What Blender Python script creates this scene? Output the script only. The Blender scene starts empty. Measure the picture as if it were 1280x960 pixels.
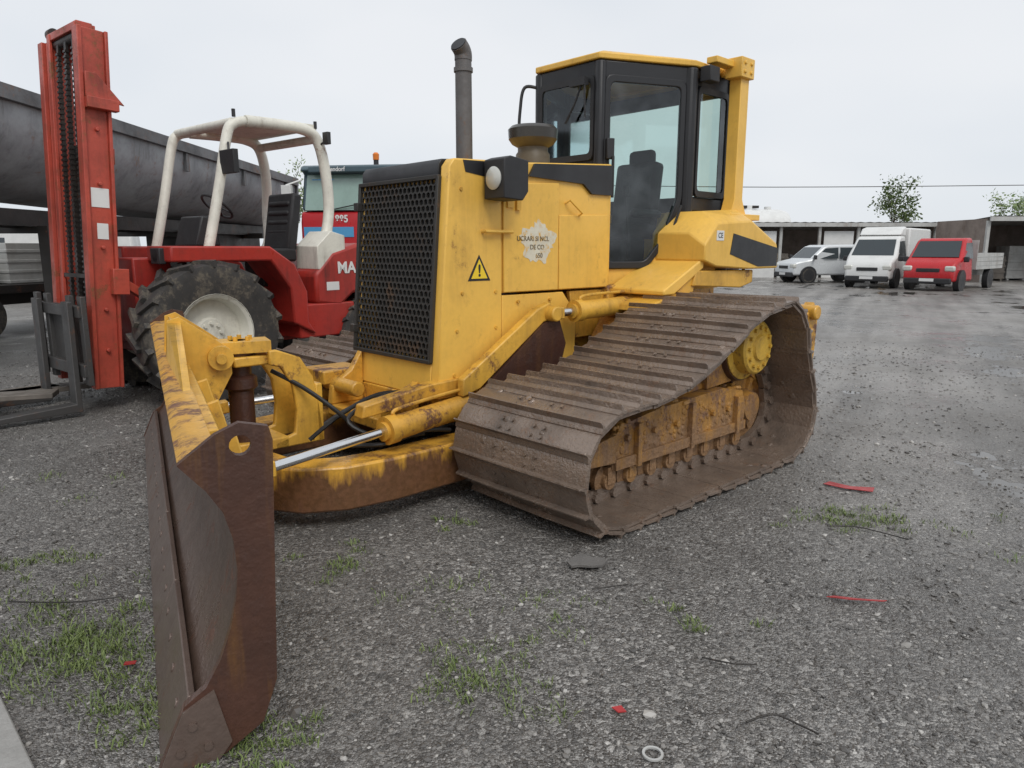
import bpy, bmesh, math, random
from mathutils import Vector, Matrix, noise
random.seed(7)
S=bpy.context.scene
COL=S.collection
V=Vector
rad=math.radians
# ------------------------------------------------------------------ materials
def nd(nt,t,**k):
    n=nt.nodes.new(t)
    for a,b in k.items():
        if a in('i',):
            for kk,vv in b.items(): n.inputs[kk].default_value=vv
        else: setattr(n,a,b)
    return n
def ramp(nt,src,a,b,lo=0,hi=1):
    n=nd(nt,'ShaderNodeMapRange',i={1:a,2:b,3:lo,4:hi}); n.clamp=True
    nt.links.new(src,n.inputs[0]); return n.outputs[0]
def mixc(nt,fac,a,b):
    n=nd(nt,'ShaderNodeMix',data_type='RGBA')
    for idx,s in ((0,fac),(6,a),(7,b)):
        if isinstance(s,(int,float)): n.inputs[idx].default_value=s
        elif isinstance(s,tuple): n.inputs[idx].default_value=(*s,1) if len(s)==3 else s
        else: nt.links.new(s,n.inputs[idx])
    return n.outputs[2]
def mth(nt,op,a,b=0.0):
    n=nd(nt,'ShaderNodeMath',operation=op)
    for idx,s in ((0,a),(1,b)):
        if isinstance(s,(int,float)): n.inputs[idx].default_value=s
        else: nt.links.new(s,n.inputs[idx])
    return n.outputs[0]
def nz(nt,vec,scale,detail=6,rough=.6,stretch=None,off=0.0):
    if stretch or off:
        m=nd(nt,'ShaderNodeMapping'); m.inputs['Scale'].default_value=stretch or (1,1,1); m.inputs['Location'].default_value=(off,off*.7,off*.3)
        nt.links.new(vec,m.inputs['Vector']); vec=m.outputs[0]
    n=nd(nt,'ShaderNodeTexNoise',i={'Scale':scale,'Detail':detail,'Roughness':rough}); nt.links.new(vec,n.inputs['Vector'])
    return n.outputs['Fac']
def new(name):
    m=bpy.data.materials.new(name); m.use_nodes=True; nt=m.node_tree
    b=nt.nodes['Principled BSDF']; tc=nd(nt,'ShaderNodeTexCoord')
    return m,nt,b,tc.outputs['Object']
def mat(name,base,rough=.5,metal=0,grime=.5,rust=None,rt=.62,rustcol=(.13,.05,.02),streak=0,streakcol=(.10,.045,.02),mud=None,mudcol=(.10,.075,.05),mudk=1.2,bump=.15,sc=1.0,fine=30,spec=.5,rs=None):
    m,nt,b,oc=new(name)
    n1=nz(nt,oc,2.2*sc,4,.65); n3=nz(nt,oc,fine*sc,2,.7)
    dark=tuple(c*.45 for c in base)
    col=mixc(nt,mth(nt,'MULTIPLY',ramp(nt,n1,.42,.72),grime),base,dark)
    col=mixc(nt,ramp(nt,n3,.35,.75,0,.25*min(1,grime*2)),col,tuple(c*.6 for c in base))
    rf=None
    if streak:
        ns=nz(nt,oc,13*sc,4,.7,(1,1,.10),3.1)
        sf=mth(nt,'MULTIPLY',mth(nt,'MULTIPLY',ramp(nt,ns,.48,.78),ramp(nt,n1,.40,.62)),streak)
        col=mixc(nt,sf,col,streakcol)
    if rust is not None:
        nr=nz(nt,oc,(rs or 4.6)*sc,9,.76,(1,1,.75),7.7)
        nr=mth(nt,'ADD',nr,mth(nt,'MULTIPLY',mth(nt,'SUBTRACT',n3,.5),.22))
        rf=mth(nt,'MULTIPLY',ramp(nt,nr,rt-.01,rt+.07),rust)
        halo=mth(nt,'MULTIPLY',ramp(nt,nr,rt-.09,rt+.02),rust*.45)
        col=mixc(nt,halo,col,tuple(.5*a+.5*c for a,c in zip(rustcol,base)))
        rc=mixc(nt,ramp(nt,n3,.35,.65),rustcol,tuple(min(1,c*1.9) for c in rustcol))
        col=mixc(nt,rf,col,rc)
    if mud:
        sx=nd(nt,'ShaderNodeSeparateXYZ'); nt.links.new(oc,sx.inputs[0])
        nm=nz(nt,oc,7,5,.68,(1,1,.25),2.2)
        zz=mth(nt,'ADD',sx.outputs[2],mth(nt,'MULTIPLY',mth(nt,'SUBTRACT',nm,.5),-mudk))
        mf=ramp(nt,zz,mud[0],mud[1],.95,0)
        mc=mixc(nt,ramp(nt,n3,.35,.65),mudcol,tuple(c*1.6 for c in mudcol))
        col=mixc(nt,mf,col,mc)
    nt.links.new(col,b.inputs['Base Color'])
    rr=ramp(nt,n1,.3,.7,max(.05,rough-.12),min(1,rough+.18))
    if rf is not None: rr=mth(nt,'ADD',rr,mth(nt,'MULTIPLY',rf,.2))
    nt.links.new(rr,b.inputs['Roughness'])
    b.inputs['Metallic'].default_value=metal
    b.inputs['Specular IOR Level'].default_value=spec
    if bump:
        bp=nd(nt,'ShaderNodeBump',i={'Strength':bump,'Distance':.01}); nt.links.new(n3,bp.inputs['Height']); nt.links.new(bp.outputs[0],b.inputs['Normal'])
    return m
def glass(name,tint,gl=.12):
    m=bpy.data.materials.new(name); m.use_nodes=True; nt=m.node_tree; nt.nodes.clear()
    o=nd(nt,'ShaderNodeOutputMaterial'); t=nd(nt,'ShaderNodeBsdfTransparent'); t.inputs[0].default_value=(*tint,1)
    g=nd(nt,'ShaderNodeBsdfGlossy'); g.inputs['Roughness'].default_value=.06; g.inputs[0].default_value=(.9,.95,1,1)
    fr=nd(nt,'ShaderNodeFresnel'); fr.inputs[0].default_value=1.45
    tc=nd(nt,'ShaderNodeTexCoord'); n=nz(nt,tc.outputs['Object'],3,3,.6)
    f=mth(nt,'ADD',mth(nt,'ADD',fr.outputs[0],gl),ramp(nt,n,.45,.8,0,.06))
    mx=nd(nt,'ShaderNodeMixShader'); nt.links.new(f,mx.inputs[0]); nt.links.new(t.outputs[0],mx.inputs[1]); nt.links.new(g.outputs[0],mx.inputs[2])
    nt.links.new(mx.outputs[0],o.inputs[0]); return m
YEL=(.86,.51,.09)
m_yel=mat('yellow_paint',YEL,.38,grime=.26,rust=.9,rt=.665,streak=.35,streakcol=(.36,.19,.05),bump=.05)
m_yel2=mat('worn_yellow_paint',(.77,.43,.06),.38,grime=.55,rust=1,rt=.59,streak=.6,streakcol=(.16,.075,.025),bump=.15,rustcol=(.10,.04,.018))
m_yelr=mat('rusty_yellow_paint',(.68,.36,.05),.36,grime=.6,rust=1,rt=.535,streak=.7,bump=.3,rustcol=(.085,.037,.02))
m_cf=mat('rust_streaked_yellow_frame',(.76,.40,.05),.30,grime=.5,rust=1,rt=.60,streak=.7,bump=.2,rustcol=(.085,.036,.018),mud=(.28,.39),mudcol=(.095,.043,.024),mudk=.55)
m_tf=mat('mud_caked_track_frame',(.52,.26,.055),.42,grime=.8,rust=1,rt=.52,streak=.8,bump=.8,rustcol=(.13,.07,.04),mud=(.22,.50),mudcol=(.18,.105,.055),mudk=1.2,sc=1.5)
m_blk=mat('black_paint',(.018,.018,.02),.38,grime=.3,bump=.04)
m_blkp=mat('black_plastic',(.025,.025,.027),.5,grime=.3,bump=.1)
m_grl=mat('black_grille_steel',(.035,.033,.03),.5,grime=.3,rust=.8,rt=.6,rustcol=(.06,.035,.02),bump=.1)
m_trk=mat('muddy_track_steel',(.25,.19,.15),.27,metal=.25,grime=.9,rust=.9,rt=.57,rustcol=(.12,.075,.05),bump=.7,sc=1.6,spec=.7)
m_rust=mat('rusted_steel',(.078,.036,.026),.34,metal=.15,grime=.8,rust=.8,rt=.58,rustcol=(.038,.02,.015),streak=.6,streakcol=(.24,.11,.03),bump=.35)
m_endp=mat('rusted_end_plate',(.105,.050,.035),.32,metal=.15,grime=.8,rust=.9,rt=.56,rustcol=(.048,.024,.018),streak=.45,streakcol=(.36,.17,.03),bump=.35,sc=1.0)
m_blade=mat('worn_blade_steel',(.15,.10,.078),.32,metal=.3,grime=.8,rust=.9,rt=.56,rustcol=(.09,.042,.027),streak=.7,streakcol=(.06,.032,.022),bump=.3)
m_bladee=mat('blade_edge_steel',(.165,.12,.10),.40,metal=.3,grime=.6,rust=.9,rt=.60,rustcol=(.10,.05,.03),streak=.5,streakcol=(.09,.05,.035),bump=.3)
m_chr=mat('chrome_rod',(.75,.75,.75),.15,metal=1,grime=.15,bump=0)
m_hose=mat('black_rubber_hose',(.015,.015,.015),.5,grime=.2,bump=.1)
m_glass=glass('cab_glass',(.72,.83,.80),.02)
m_dglass=mat('dark_glass',(.025,.035,.04),.08,grime=.2,bump=0,spec=.8)
m_tglass=mat('truck_windscreen_glass',(.26,.38,.33),.08,grime=.3,bump=0,spec=.9)
m_seat=mat('seat_vinyl',(.02,.02,.022),.6,bump=.2)
m_white=mat('white_paint',(.72,.72,.70),.4,grime=.25,bump=.03)
m_lab=mat('white_label',(.75,.75,.73),.5,grime=.15,bump=.0)
m_labw=mat('worn_white_label',(.72,.68,.55),.5,grime=.3,rust=1,rt=.55,rustcol=(.45,.25,.03),bump=.0,sc=4)
m_cream=mat('cream_paint',(.76,.74,.65),.45,grime=.35,rust=.9,rt=.66,streak=.5,bump=.08)
m_red=mat('faded_red_paint',(.42,.035,.025),.38,grime=.5,rust=.7,rt=.64,streak=.8,streakcol=(.08,.02,.015),bump=.1)
m_redm=mat('mast_red_paint',(.50,.08,.05),.44,grime=.7,rust=.9,rt=.57,streak=1,streakcol=(.1,.03,.02),bump=.2)
m_red2=mat('bright_red_paint',(.5,.02,.025),.3,grime=.25,bump=.02)
m_teal=mat('dark_teal_paint',(.07,.11,.13),.35,grime=.3,bump=.02)
m_tyre=mat('tyre_rubber',(.045,.042,.04),.7,grime=.5,rust=.6,rt=.52,rustcol=(.10,.085,.065),bump=.4)
m_dark=mat('dark_greasy_steel',(.03,.026,.023),.45,metal=.2,grime=.5,rust=.7,rt=.6,rustcol=(.08,.035,.02),bump=.3)
m_carr=mat('grey_carriage_steel',(.075,.072,.07),.5,metal=.2,grime=.5,rust=.7,rt=.6,rustcol=(.10,.05,.03),bump=.3)
m_grey=mat('weathered_grey_tipper_steel',(.36,.37,.385),.5,metal=.1,grime=.7,rust=.9,rt=.60,rustcol=(.17,.12,.10),streak=1,streakcol=(.12,.11,.11),bump=.2,sc=.7)
m_greyd=mat('dark_tipper_rim',(.13,.13,.135),.5,grime=.9,rust=.9,rt=.57,rustcol=(.12,.07,.05),bump=.3)
m_wood=mat('wet_wood',(.19,.165,.14),.5,grime=.8,bump=.4)
m_lamp=mat('lamp_glass',(.6,.6,.55),.1,grime=.3,bump=0,spec=.9)
m_orange=mat('amber_plastic',(.75,.2,.02),.25,grime=.1,bump=0)
m_bluew=mat('blue_sign',(.1,.35,.62),.4,grime=.1,bump=0)
m_silver=mat('silver_grey_paint',(.66,.68,.69),.3,metal=.1,grime=.2,bump=0)
m_conc=mat('wet_concrete',(.34,.33,.31),.4,grime=.6,bump=.3,sc=2)
m_shed=mat('shed_sheet_metal',(.5,.5,.48),.55,grime=.6,streak=.6,streakcol=(.2,.12,.07),bump=.1,sc=.5)
m_shedd=mat('shed_interior',(.26,.21,.18),.8,grime=.7,bump=.1,sc=.5,streak=.6)
m_rag=mat('grey_rag_cloth',(.16,.15,.14),.8,grime=.6,bump=.5,sc=4)
m_dyel=mat('decal_yellow',(.85,.6,.03),.4,grime=.05,bump=0)
m_debred=mat('red_plastic_scrap',(.42,.03,.03),.4,grime=.6,bump=.1,sc=4)
# ------------------------------------------------------------------ geometry helper
class G:
    def __init__(s): s.v=[];s.f=[];s.mi=[];s.cur=0
    def add(s,vs,fs):
        o=len(s.v); s.v+= [V(p) for p in vs]
        for q in fs: s.f.append(tuple(i+o for i in q)); s.mi.append(s.cur)
        return s
    def box(s,c,sz,R=None):
        a,b,d=[x/2 for x in sz]
        vs=[V((x,y,z)) for x in(-a,a) for y in(-b,b) for z in(-d,d)]
        if R is not None: vs=[R@p for p in vs]
        vs=[p+V(c) for p in vs]
        return s.add(vs,[(0,1,3,2),(4,6,7,5),(0,4,5,1),(2,3,7,6),(0,2,6,4),(1,5,7,3)])
    def bx(s,x0,x1,y0,y1,z0,z1): return s.box(((x0+x1)/2,(y0+y1)/2,(z0+z1)/2),(abs(x1-x0),abs(y1-y0),abs(z1-z0)))
    def beam(s,a,b,w,h,up=(0,0,1)):
        a=V(a);b=V(b);d=(b-a);L=d.length;d.normalize();u=V(up);x=d.cross(u)
        if x.length<1e-4: x=d.cross(V((1,0,0)))
        x.normalize();u=x.cross(d)
        R=Matrix((d,x,u)).transposed()
        return s.box((a+b)/2,(L,w,h),R)
    def cyl(s,a,b,r,r2=None,n=20):
        a=V(a);b=V(b);d=(b-a).normalized(); r2=r if r2 is None else r2
        x=d.orthogonal().normalized();y=d.cross(x)
        vs=[]
        for i in range(n):
            t=2*math.pi*i/n; e=x*math.cos(t)+y*math.sin(t); vs+=[a+e*r,b+e*r2]
        fs=[(2*i,2*((i+1)%n),2*((i+1)%n)+1,2*i+1) for i in range(n)]
        fs+=[tuple(2*i for i in range(n))[::-1],tuple(2*i+1 for i in range(n))]
        return s.add(vs,fs)
    def lathe(s,prof,o,axis,n=32,closed=False):
        o=V(o);d=V(axis).normalized();x=d.orthogonal().normalized();y=d.cross(x);k=len(prof);vs=[]
        for i in range(n):
            t=2*math.pi*i/n;e=x*math.cos(t)+y*math.sin(t)
            vs+=[o+e*r+d*h for r,h in prof]
        fs=[]
        for i in range(n):
            j=(i+1)%n
            for q in range(k if closed else k-1): fs.append((i*k+q,j*k+q,j*k+(q+1)%k,i*k+(q+1)%k))
        if not closed:
            fs.append(tuple(i*k for i in range(n))); fs.append(tuple(i*k+k-1 for i in range(n))[::-1])
        return s.add(vs,fs)
    def prism(s,pts,pl,lo,hi):
        def mk(p,h):
            return {'xz':(p[0],h,p[1]),'xy':(p[0],p[1],h),'yz':(h,p[0],p[1])}[pl]
        n=len(pts)
        vs=[mk(p,lo) for p in pts]+[mk(p,hi) for p in pts]
        return s.add(vs,[tuple(range(n)),tuple(range(n,2*n))[::-1]]+[(i,i+n,(i+1)%n+n,(i+1)%n) for i in range(n)])
    def ext(s,pts,off):
        n=len(pts);off=V(off)
        vs=[V(p) for p in pts]+[V(p)+off for p in pts]
        return s.add(vs,[tuple(range(n)),tuple(range(n,2*n))[::-1]]+[(i,i+n,(i+1)%n+n,(i+1)%n) for i in range(n)])
    def tube(s,pts,r,n=10,smooth=True):
        pts=[V(p) for p in pts]
        if smooth and len(pts)>2:
            q=[]
            for i in range(len(pts)-1):
                p0=pts[max(i-1,0)];p1=pts[i];p2=pts[i+1];p3=pts[min(i+2,len(pts)-1)]
                for j in range(6):
                    t=j/6
                    q.append(.5*((2*p1)+(p2-p0)*t+(2*p0-5*p1+4*p2-p3)*t*t+(3*p1-p0-3*p2+p3)*t**3))
            q.append(pts[-1]);pts=q
        vs=[];x=None
        for i,p in enumerate(pts):
            d=(pts[min(i+1,len(pts)-1)]-pts[max(i-1,0)]).normalized()
            if x is None: x=d.orthogonal().normalized()
            x=(x-d*x.dot(d)).normalized();y=d.cross(x)
            for k in range(n):
                t=2*math.pi*k/n; vs.append(p+x*r*math.cos(t)+y*r*math.sin(t))
        fs=[]
        for i in range(len(pts)-1):
            for k in range(n): fs.append((i*n+k,i*n+(k+1)%n,(i+1)*n+(k+1)%n,(i+1)*n+k))
        fs.append(tuple(range(n)));fs.append(tuple(range((len(pts)-1)*n,len(pts)*n))[::-1])
        return s.add(vs,fs)
    def obj(s,name,mats,parent=None,bevel=0,label=None,cat=None,xf=None,recalc=True,smooth=True,kind=None,group=None):
        me=bpy.data.meshes.new(name)
        vs=s.v if xf is None else [xf(p) for p in s.v]
        me.from_pydata([tuple(p) for p in vs],[],s.f)
        for m in (mats if isinstance(mats,(list,tuple)) else [mats]): me.materials.append(m)
        me.polygons.foreach_set('material_index',s.mi)
        if recalc:
            b=bmesh.new();b.from_mesh(me);bmesh.ops.recalc_face_normals(b,faces=b.faces);b.to_mesh(me);b.free()
        if smooth:
            me.polygons.foreach_set('use_smooth',[True]*len(me.polygons)); me.set_sharp_from_angle(angle=rad(38))
        me.update()
        o=bpy.data.objects.new(name,me);COL.objects.link(o)
        if parent: o.parent=parent
        if bevel:
            md=o.modifiers.new('bevel','BEVEL');md.width=bevel;md.segments=2;md.limit_method='ANGLE';md.angle_limit=rad(40);md.harden_normals=False
        if label:o['label']=label
        if cat:o['category']=cat
        if kind:o['kind']=kind
        if group:o['group']=group
        return o
def empty(name,loc,ang,label,cat,group=None):
    o=bpy.data.objects.new(name,None);COL.objects.link(o);o.location=loc;o.rotation_euler=(0,0,ang);o['label']=label;o['category']=cat
    if group:o['group']=group
    return o
def text(body,size,org,X,Y,mt,parent,name='lettering',ext=.002,bold=0):
    c=bpy.data.curves.new('t','FONT');c.body=body;c.size=size;c.extrude=ext;c.offset=bold;c.align_x='CENTER';c.align_y='CENTER'
    o=bpy.data.objects.new('t',c);COL.objects.link(o)
    dg=bpy.context.evaluated_depsgraph_get();me=bpy.data.meshes.new_from_object(o.evaluated_get(dg))
    bpy.data.objects.remove(o);bpy.data.curves.remove(c)
    X=V(X).normalized();Y=V(Y).normalized();Z=X.cross(Y);M=Matrix((X,Y,Z)).transposed().to_4x4();M.translation=V(org)
    me.transform(M);me.name=name;me.materials.clear();me.materials.append(mt)
    q=bpy.data.objects.new(name,me);COL.objects.link(q);q.parent=parent
    return q
# ================================================================== BULLDOZER
DZ=empty('bulldozer',(-.873,5.077,0),rad(-137),'yellow crawler bulldozer with rusty angled blade parked on wet gravel','bulldozer')
def arc(cx,cz,r,a0,a1,n): return [(cx+r*math.cos(rad(a0+(a1-a0)*i/n)),cz+r*math.sin(rad(a0+(a1-a0)*i/n))) for i in range(n+1)]
path=[]
path+=arc(-.22,.375,.355,-90,95,14)
path+=[(-.53,.735),(-.85,.79),(-1.15,.91),(-1.45,1.06),(-1.72,1.18)]
path+=arc(-2.0,.84,.40,105,-5+190,8)[:]
path+=arc(-2.24,.38,.355,165,270,9)
path+=[(-1.6,.022),(-1.0,.022),(-.5,.020)]
def resample(p,N):
    P=[V((a,b)) for a,b in p]+[V(p[0])]
    d=[0]
    for i in range(1,len(P)): d.append(d[-1]+(P[i]-P[i-1]).length)
    out=[]
    for k in range(N):
        t=d[-1]*k/N;i=max(j for j in range(len(d)-1) if d[j]<=t)
        out.append(P[i].lerp(P[i+1],(t-d[i])/max(1e-6,d[i+1]-d[i])))
    return out,d[-1]
_,LL=resample(path,10); N=round(LL/.172); pts,_=resample(path,N); pit=LL/N
yo,yi=1.985,.88;yc=(yo+yi)/2
tg=G();cg=G();w=(yo-yi)/2
for i in range(N):
    a=pts[i];b=pts[(i+1)%N];d=(b-a).normalized();n=V((d.y,-d.x))
    mid=(a+b)/2
    T=V((d.x,0,d.y));NN=V((n.x,0,n.y));Y=V((0,1,0))
    R=Matrix((T,Y,NN)).transposed()
    j1=random.uniform(-.006,.004)
    c=V((mid.x,yc+random.uniform(-.006,.006),mid.y))
    sec=[(-.54,.000),(-.46,.012),(-.40,.018),(-.37,.050+j1),(-.32,.050+j1),(-.29,.014),(.30,.008),(.44,-.002),(.58,-.016),(.57,-.028),(.42,-.016),(.28,-.010),(-.54,-.010)]
    k=len(sec);cols=[-w,-w*.985,-w*.35,w*.2,w*.985,w];vs=[]
    for yy in cols:
        sag=.003*math.sin(yy*5+i)
        e=.75 if abs(yy)>w*.99 else 1
        for q in sec: vs.append(c+T*(q[0]*pit)+NN*(q[1]*e+sag+random.uniform(-.0015,.0015))+Y*yy)
    fs=[tuple(range(k)),tuple(range((len(cols)-1)*k,len(cols)*k))[::-1]]
    for u in range(len(cols)-1): fs+=[(u*k+q,u*k+(q+1)%k,(u+1)*k+(q+1)%k,(u+1)*k+q) for q in range(k)]
    tg.add(vs,fs)
    tg.box(c-NN*(.022+random.uniform(0,.004)),(pit*1.25,2*w-.03,.02),R)
    for yy in(-.17,-.09,.09,.17):
        for tt in(-.14,.2): tg.cyl(c+T*tt*pit+Y*yy+NN*.005,c+T*tt*pit+Y*yy+NN*.022,.013,n=6)
    for kk in range(10):
        yy=random.uniform(-w,w)*.95;tt=random.uniform(-.25,.4);sd=random.choice((1,1,-1,-1))
        if random.random()<.75:
            cc=c+T*tt*pit+Y*yy+NN*(.006 if sd>0 else -.032);rr=random.uniform(.008,.03)
            tg.lathe([(rr,0),(rr*.8,rr*.2),(rr*.3,rr*.32)],cc,NN*sd,6)
    for yy in(-.02,.16):
        cg.box(c+Y*yy-NN*.07,(pit*.8,.045,.085),R)
        cg.cyl(c+Y*(yy-.04)-NN*.07-T*pit*.5,c+Y*(yy+.05)-NN*.07-T*pit*.5,.034,n=8)
track=tg.obj('track',m_trk,DZ)
track['label']='wide muddy brown steel track'
chain=cg.obj('track_chain',m_trk,track)
fr=G()
fr.prism([(-.50,.24),(-.44,.44),(-.62,.53),(-.95,.57),(-1.75,.60),(-2.02,.55),(-2.08,.42),(-2.05,.24)],'xz',1.22,1.66)
fr.prism([(-.95,.57),(-1.05,.68),(-1.5,.72),(-1.66,.60)],'xz',1.25,1.56)
fr.prism([(-.20,.32),(-.20,.44),(-.5,.48),(-.5,.30)],'xz',1.58,1.68)
fr.bx(-.5,-2.05,1.66,1.685,.25,.32)
fr.prism([(-1.62,.60),(-1.62,.78),(-1.75,.95),(-1.95,.62)],'xz',1.3,1.6)
fr.bx(-.7,-.74,1.66,1.70,.24,.52).bx(-1.3,-1.34,1.66,1.70,.24,.56).bx(-1.9,-1.94,1.66,1.70,.24,.52)
for xx in(-.62,-.9,-1.15,-1.6,-1.8): fr.cyl((xx,1.64,.44),(xx,1.69,.44),.022,n=6)
for k in range(190):
    xx=random.uniform(-.5,-2.0);rr=random.uniform(.012,.055);fr.lathe([(rr,-.01),(rr*.85,rr*.25),(rr*.3,rr*.4)],(xx,random.uniform(1.3,1.64),.52+.05*(xx<-.9)),(random.uniform(-.3,.3),random.uniform(-.3,.3),1),7)
for k in range(150):
    xx=random.uniform(-.5,-2.0);rr=random.uniform(.008,.032);fr.lathe([(rr,-.01),(rr*.8,rr*.2),(rr*.3,rr*.3)],(xx,1.66,random.uniform(.30,.54)),(0,1,0),7)
rf=fr.obj('roller_frame',m_tf,DZ,bevel=.008)
for k in range(8):
    xx=-.50-k*.215;rl=G()
    rl.lathe([(.06,-.22),(.10,-.22),(.10,-.14),(.08,-.13),(.08,.13),(.10,.14),(.105,.18),(.06,.19),(.055,.22),(.02,.225)],(xx,1.42,.175),(0,1,0),16)
    rl.bx(xx-.035,xx+.035,1.60,1.65,.16,.27)
    rl.obj('track_roller',m_tf,rf)
for cx,cz,rr in((-.22,.375,.27),(-2.24,.385,.28)):
    idl=G()
    idl.lathe([(.02,-.11),(.11,-.05),(rr-.05,-.04),(rr-.04,-.08),(rr,-.08),(rr+.005,.0),(rr,.10),(rr-.04,.10),(rr-.05,.06),(.13,.07),(.11,.17),(.02,.18)],(cx,1.46,cz),(0,1,0),28)
    for q in range(6):
        a=2*math.pi*q/6;idl.beam((cx+.1*math.cos(a),1.54,cz+.1*math.sin(a)),(cx+(rr-.05)*math.cos(a),1.54,cz+(rr-.05)*math.sin(a)),.04,.03,up=(0,1,0))
    idl.obj('idler_wheel',m_tf,rf)
sp=G()
sc=V((-2.04,1.46,.88))
tp=[]
for k in range(23*2):
    a=2*math.pi*k/46;r=.36 if k%2 else .30
    tp+= [(sc.x+r*math.cos(a-.035),sc.z+r*math.sin(a-.035)),(sc.x+r*math.cos(a+.035),sc.z+r*math.sin(a+.035))]
sp.prism(tp,'xz',1.42,1.50)
sp.lathe([(.30,-.06),(.30,.07),(.28,.09),(.26,.18)],sc,(0,1,0),28)
for k in range(16):
    a=2*math.pi*k/16;c=sc+V((.28*math.cos(a),.07,.28*math.sin(a)));sp.cyl(c,c+V((0,.03,0)),.014,n=6)
spr=sp.obj('sprocket',m_rust,DZ)
hb=G()
hb.lathe([(.25,.07),(.25,.19),(.205,.205),(.20,.285),(.185,.30),(.10,.305),(.09,.325),(.02,.325)],sc,(0,1,0),36)
for k in range(12):
    a=2*math.pi*k/12; c=sc+V((.148*math.cos(a),.30,.148*math.sin(a)));hb.cyl(c,c+V((0,.02,0)),.015,n=6)
m_hub=mat('hub_yellow_paint',(.68,.42,.06),.45,grime=.6,rust=1,rt=.58,streak=.5,bump=.3,sc=2)
hub=hb.obj('hub',m_hub,spr)
fd=G();fd.lathe([(.36,-.5),(.36,-.14),(.3,-.1)],sc,(0,1,0),28)
fd.prism([(-1.55,.5),(-1.45,.8),(-1.65,1.05),(-2.3,1.08),(-2.4,.5)],'xz',.56,1.3)
fd.bx(-.5,-2.3,.9,1.22,.28,.42)
fd.obj('final_drive_housing',m_tf,DZ,bevel=.02)
for o in [track,rf,spr]:
    c=o.copy();COL.objects.link(c);c.location.y-=2.76;c.parent=DZ
    for ch in list(o.children):
        cc=ch.copy();COL.objects.link(cc);cc.parent=c
ch=G()
ch.prism([(-.05,.42),(-.05,.62),(-3.4,.62),(-3.4,.35),(-3.2,.3),(-.9,.3)],'xz',-.40,.5)
ch.prism([(-1.7,.62),(-1.7,1.3),(-3.3,1.35),(-3.3,.62)],'xz',-.5,.6)
ch.bx(-.55,-1.75,-.35,.45,.62,1.25)
ch.obj('chassis',m_yelr,DZ,bevel=.015)
# ---- radiator guard and hood
lean=lambda z:-(z-.6)*.085
Y0,Y1=-.475,.575
hg=G()
for a,b in((Y1-.09,Y1),(Y0,Y0+.05)):
    hg.prism([(.02,.6),(lean(2.1)+.02,2.12),(lean(2.1)-.02,2.17),(-.56,2.185),(-.56,.6)],'xz',a,b)
hg.prism([(.02,.6),(lean(.84)+.02,.84),(-.25,.84),(-.25,.6)],'xz',Y0+.05,Y1-.09)
hg.prism([(lean(2.03)-.04,2.03),(lean(2.1)-.04,2.13),(-.2,2.165),(-.56,2.18),(-.56,2.03)],'xz',Y0+.05,Y1-.09)
guard=hg.obj('radiator_guard',m_yel,DZ,bevel=.010)
cp=G();cp.prism([(lean(2.05)+.03,2.065),(lean(2.1)+.03,2.14),(lean(2.1)+.005,2.172),(-.215,2.178),(-.215,2.168),(lean(2.1)-.035,2.13),(lean(2.05)-.03,2.065)],'xz',Y0+.02,Y1-.1)
cp.obj('hood_cap',m_blk,guard,bevel=.005)
gr=G();pp=.05;Rr=pp/math.sqrt(3);z0,z1=.86,2.05;ya,yb=Y0+.03,Y1-.11
row=0;z=z0
while z<z1:
    y=ya+(pp/2 if row%2 else 0)
    while y<yb:
        o=[];inn=[];bk=[]
        for k in range(6):
            a=rad(30+60*k)
            def P(r,dx):
                yy=min(max(y+r*math.cos(a),ya-.01),yb+.01);zz=min(max(z+r*math.sin(a),z0-.015),z1+.01);return V((lean(zz)+.035+dx,yy,zz))
            o.append(P(Rr,0));inn.append(P(Rr*.76,0));bk.append(P(Rr*.74,-.015))
        gr.add(o+inn+bk,[(k,(k+1)%6,(k+1)%6+6,k+6) for k in range(6)]+[(k+6,(k+1)%6+6,(k+1)%6+12,k+12) for k in range(6)])
        y+=pp
    z+=Rr*1.5;row+=1
grille=gr.obj('radiator_grille',m_grl,DZ,recalc=False,smooth=False)
g2=G()
for y in(ya-.022,yb+.022): g2.ext([(lean(.84)+.02,y-.014,.84),(lean(.84)+.05,y-.014,.84),(lean(2.06)+.05,y-.014,2.06),(lean(2.06)+.02,y-.014,2.06)],(0,.028,0))
for z in(.845,2.055): g2.bx(lean(z)+.02,lean(z)+.052,ya-.03,yb+.03,z-.014,z+.014)
for z in(1.0,1.9):
    g2.bx(lean(z)+.02,lean(z)+.07,ya-.06,ya-.0,z-.03,z+.03)
g2.obj('grille_frame',m_grl,grille,bevel=.004)
g3=G();g3.bx(-.16,-.22,Y0+.06,Y1-.1,.85,2.03);g3.obj('radiator_core',m_blk,grille)
h=G()
h.prism([(-.565,1.285),(-.565,2.18),(-1.76,2.255),(-1.76,1.285)],'xz',Y0+.015,Y1-.015)
hood=h.obj('engine_hood',m_yel,DZ,bevel=.012)
d=G()
d.prism([(-.575,1.29),(-.575,2.04),(-1.13,2.07),(-1.13,1.29)],'xz',Y1-.014,Y1+.006)
door=d.obj('engine_side_door',m_yel,hood,bevel=.006)
d=G();d.prism([(-1.145,1.29),(-1.145,1.84),(-1.72,1.86),(-1.72,1.29)],'xz',Y1-.014,Y1-.002)
d.obj('engine_side_door',m_yel,hood,bevel=.006)
d=G()
d.prism([(-.57,.62),(-.57,1.27),(-1.2,1.27),(-1.35,1.1),(-1.35,.62)],'xz',Y1-.05,Y1-.01)
lp=d.obj('lower_side_panel',m_yel,hood,bevel=.006)
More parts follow.
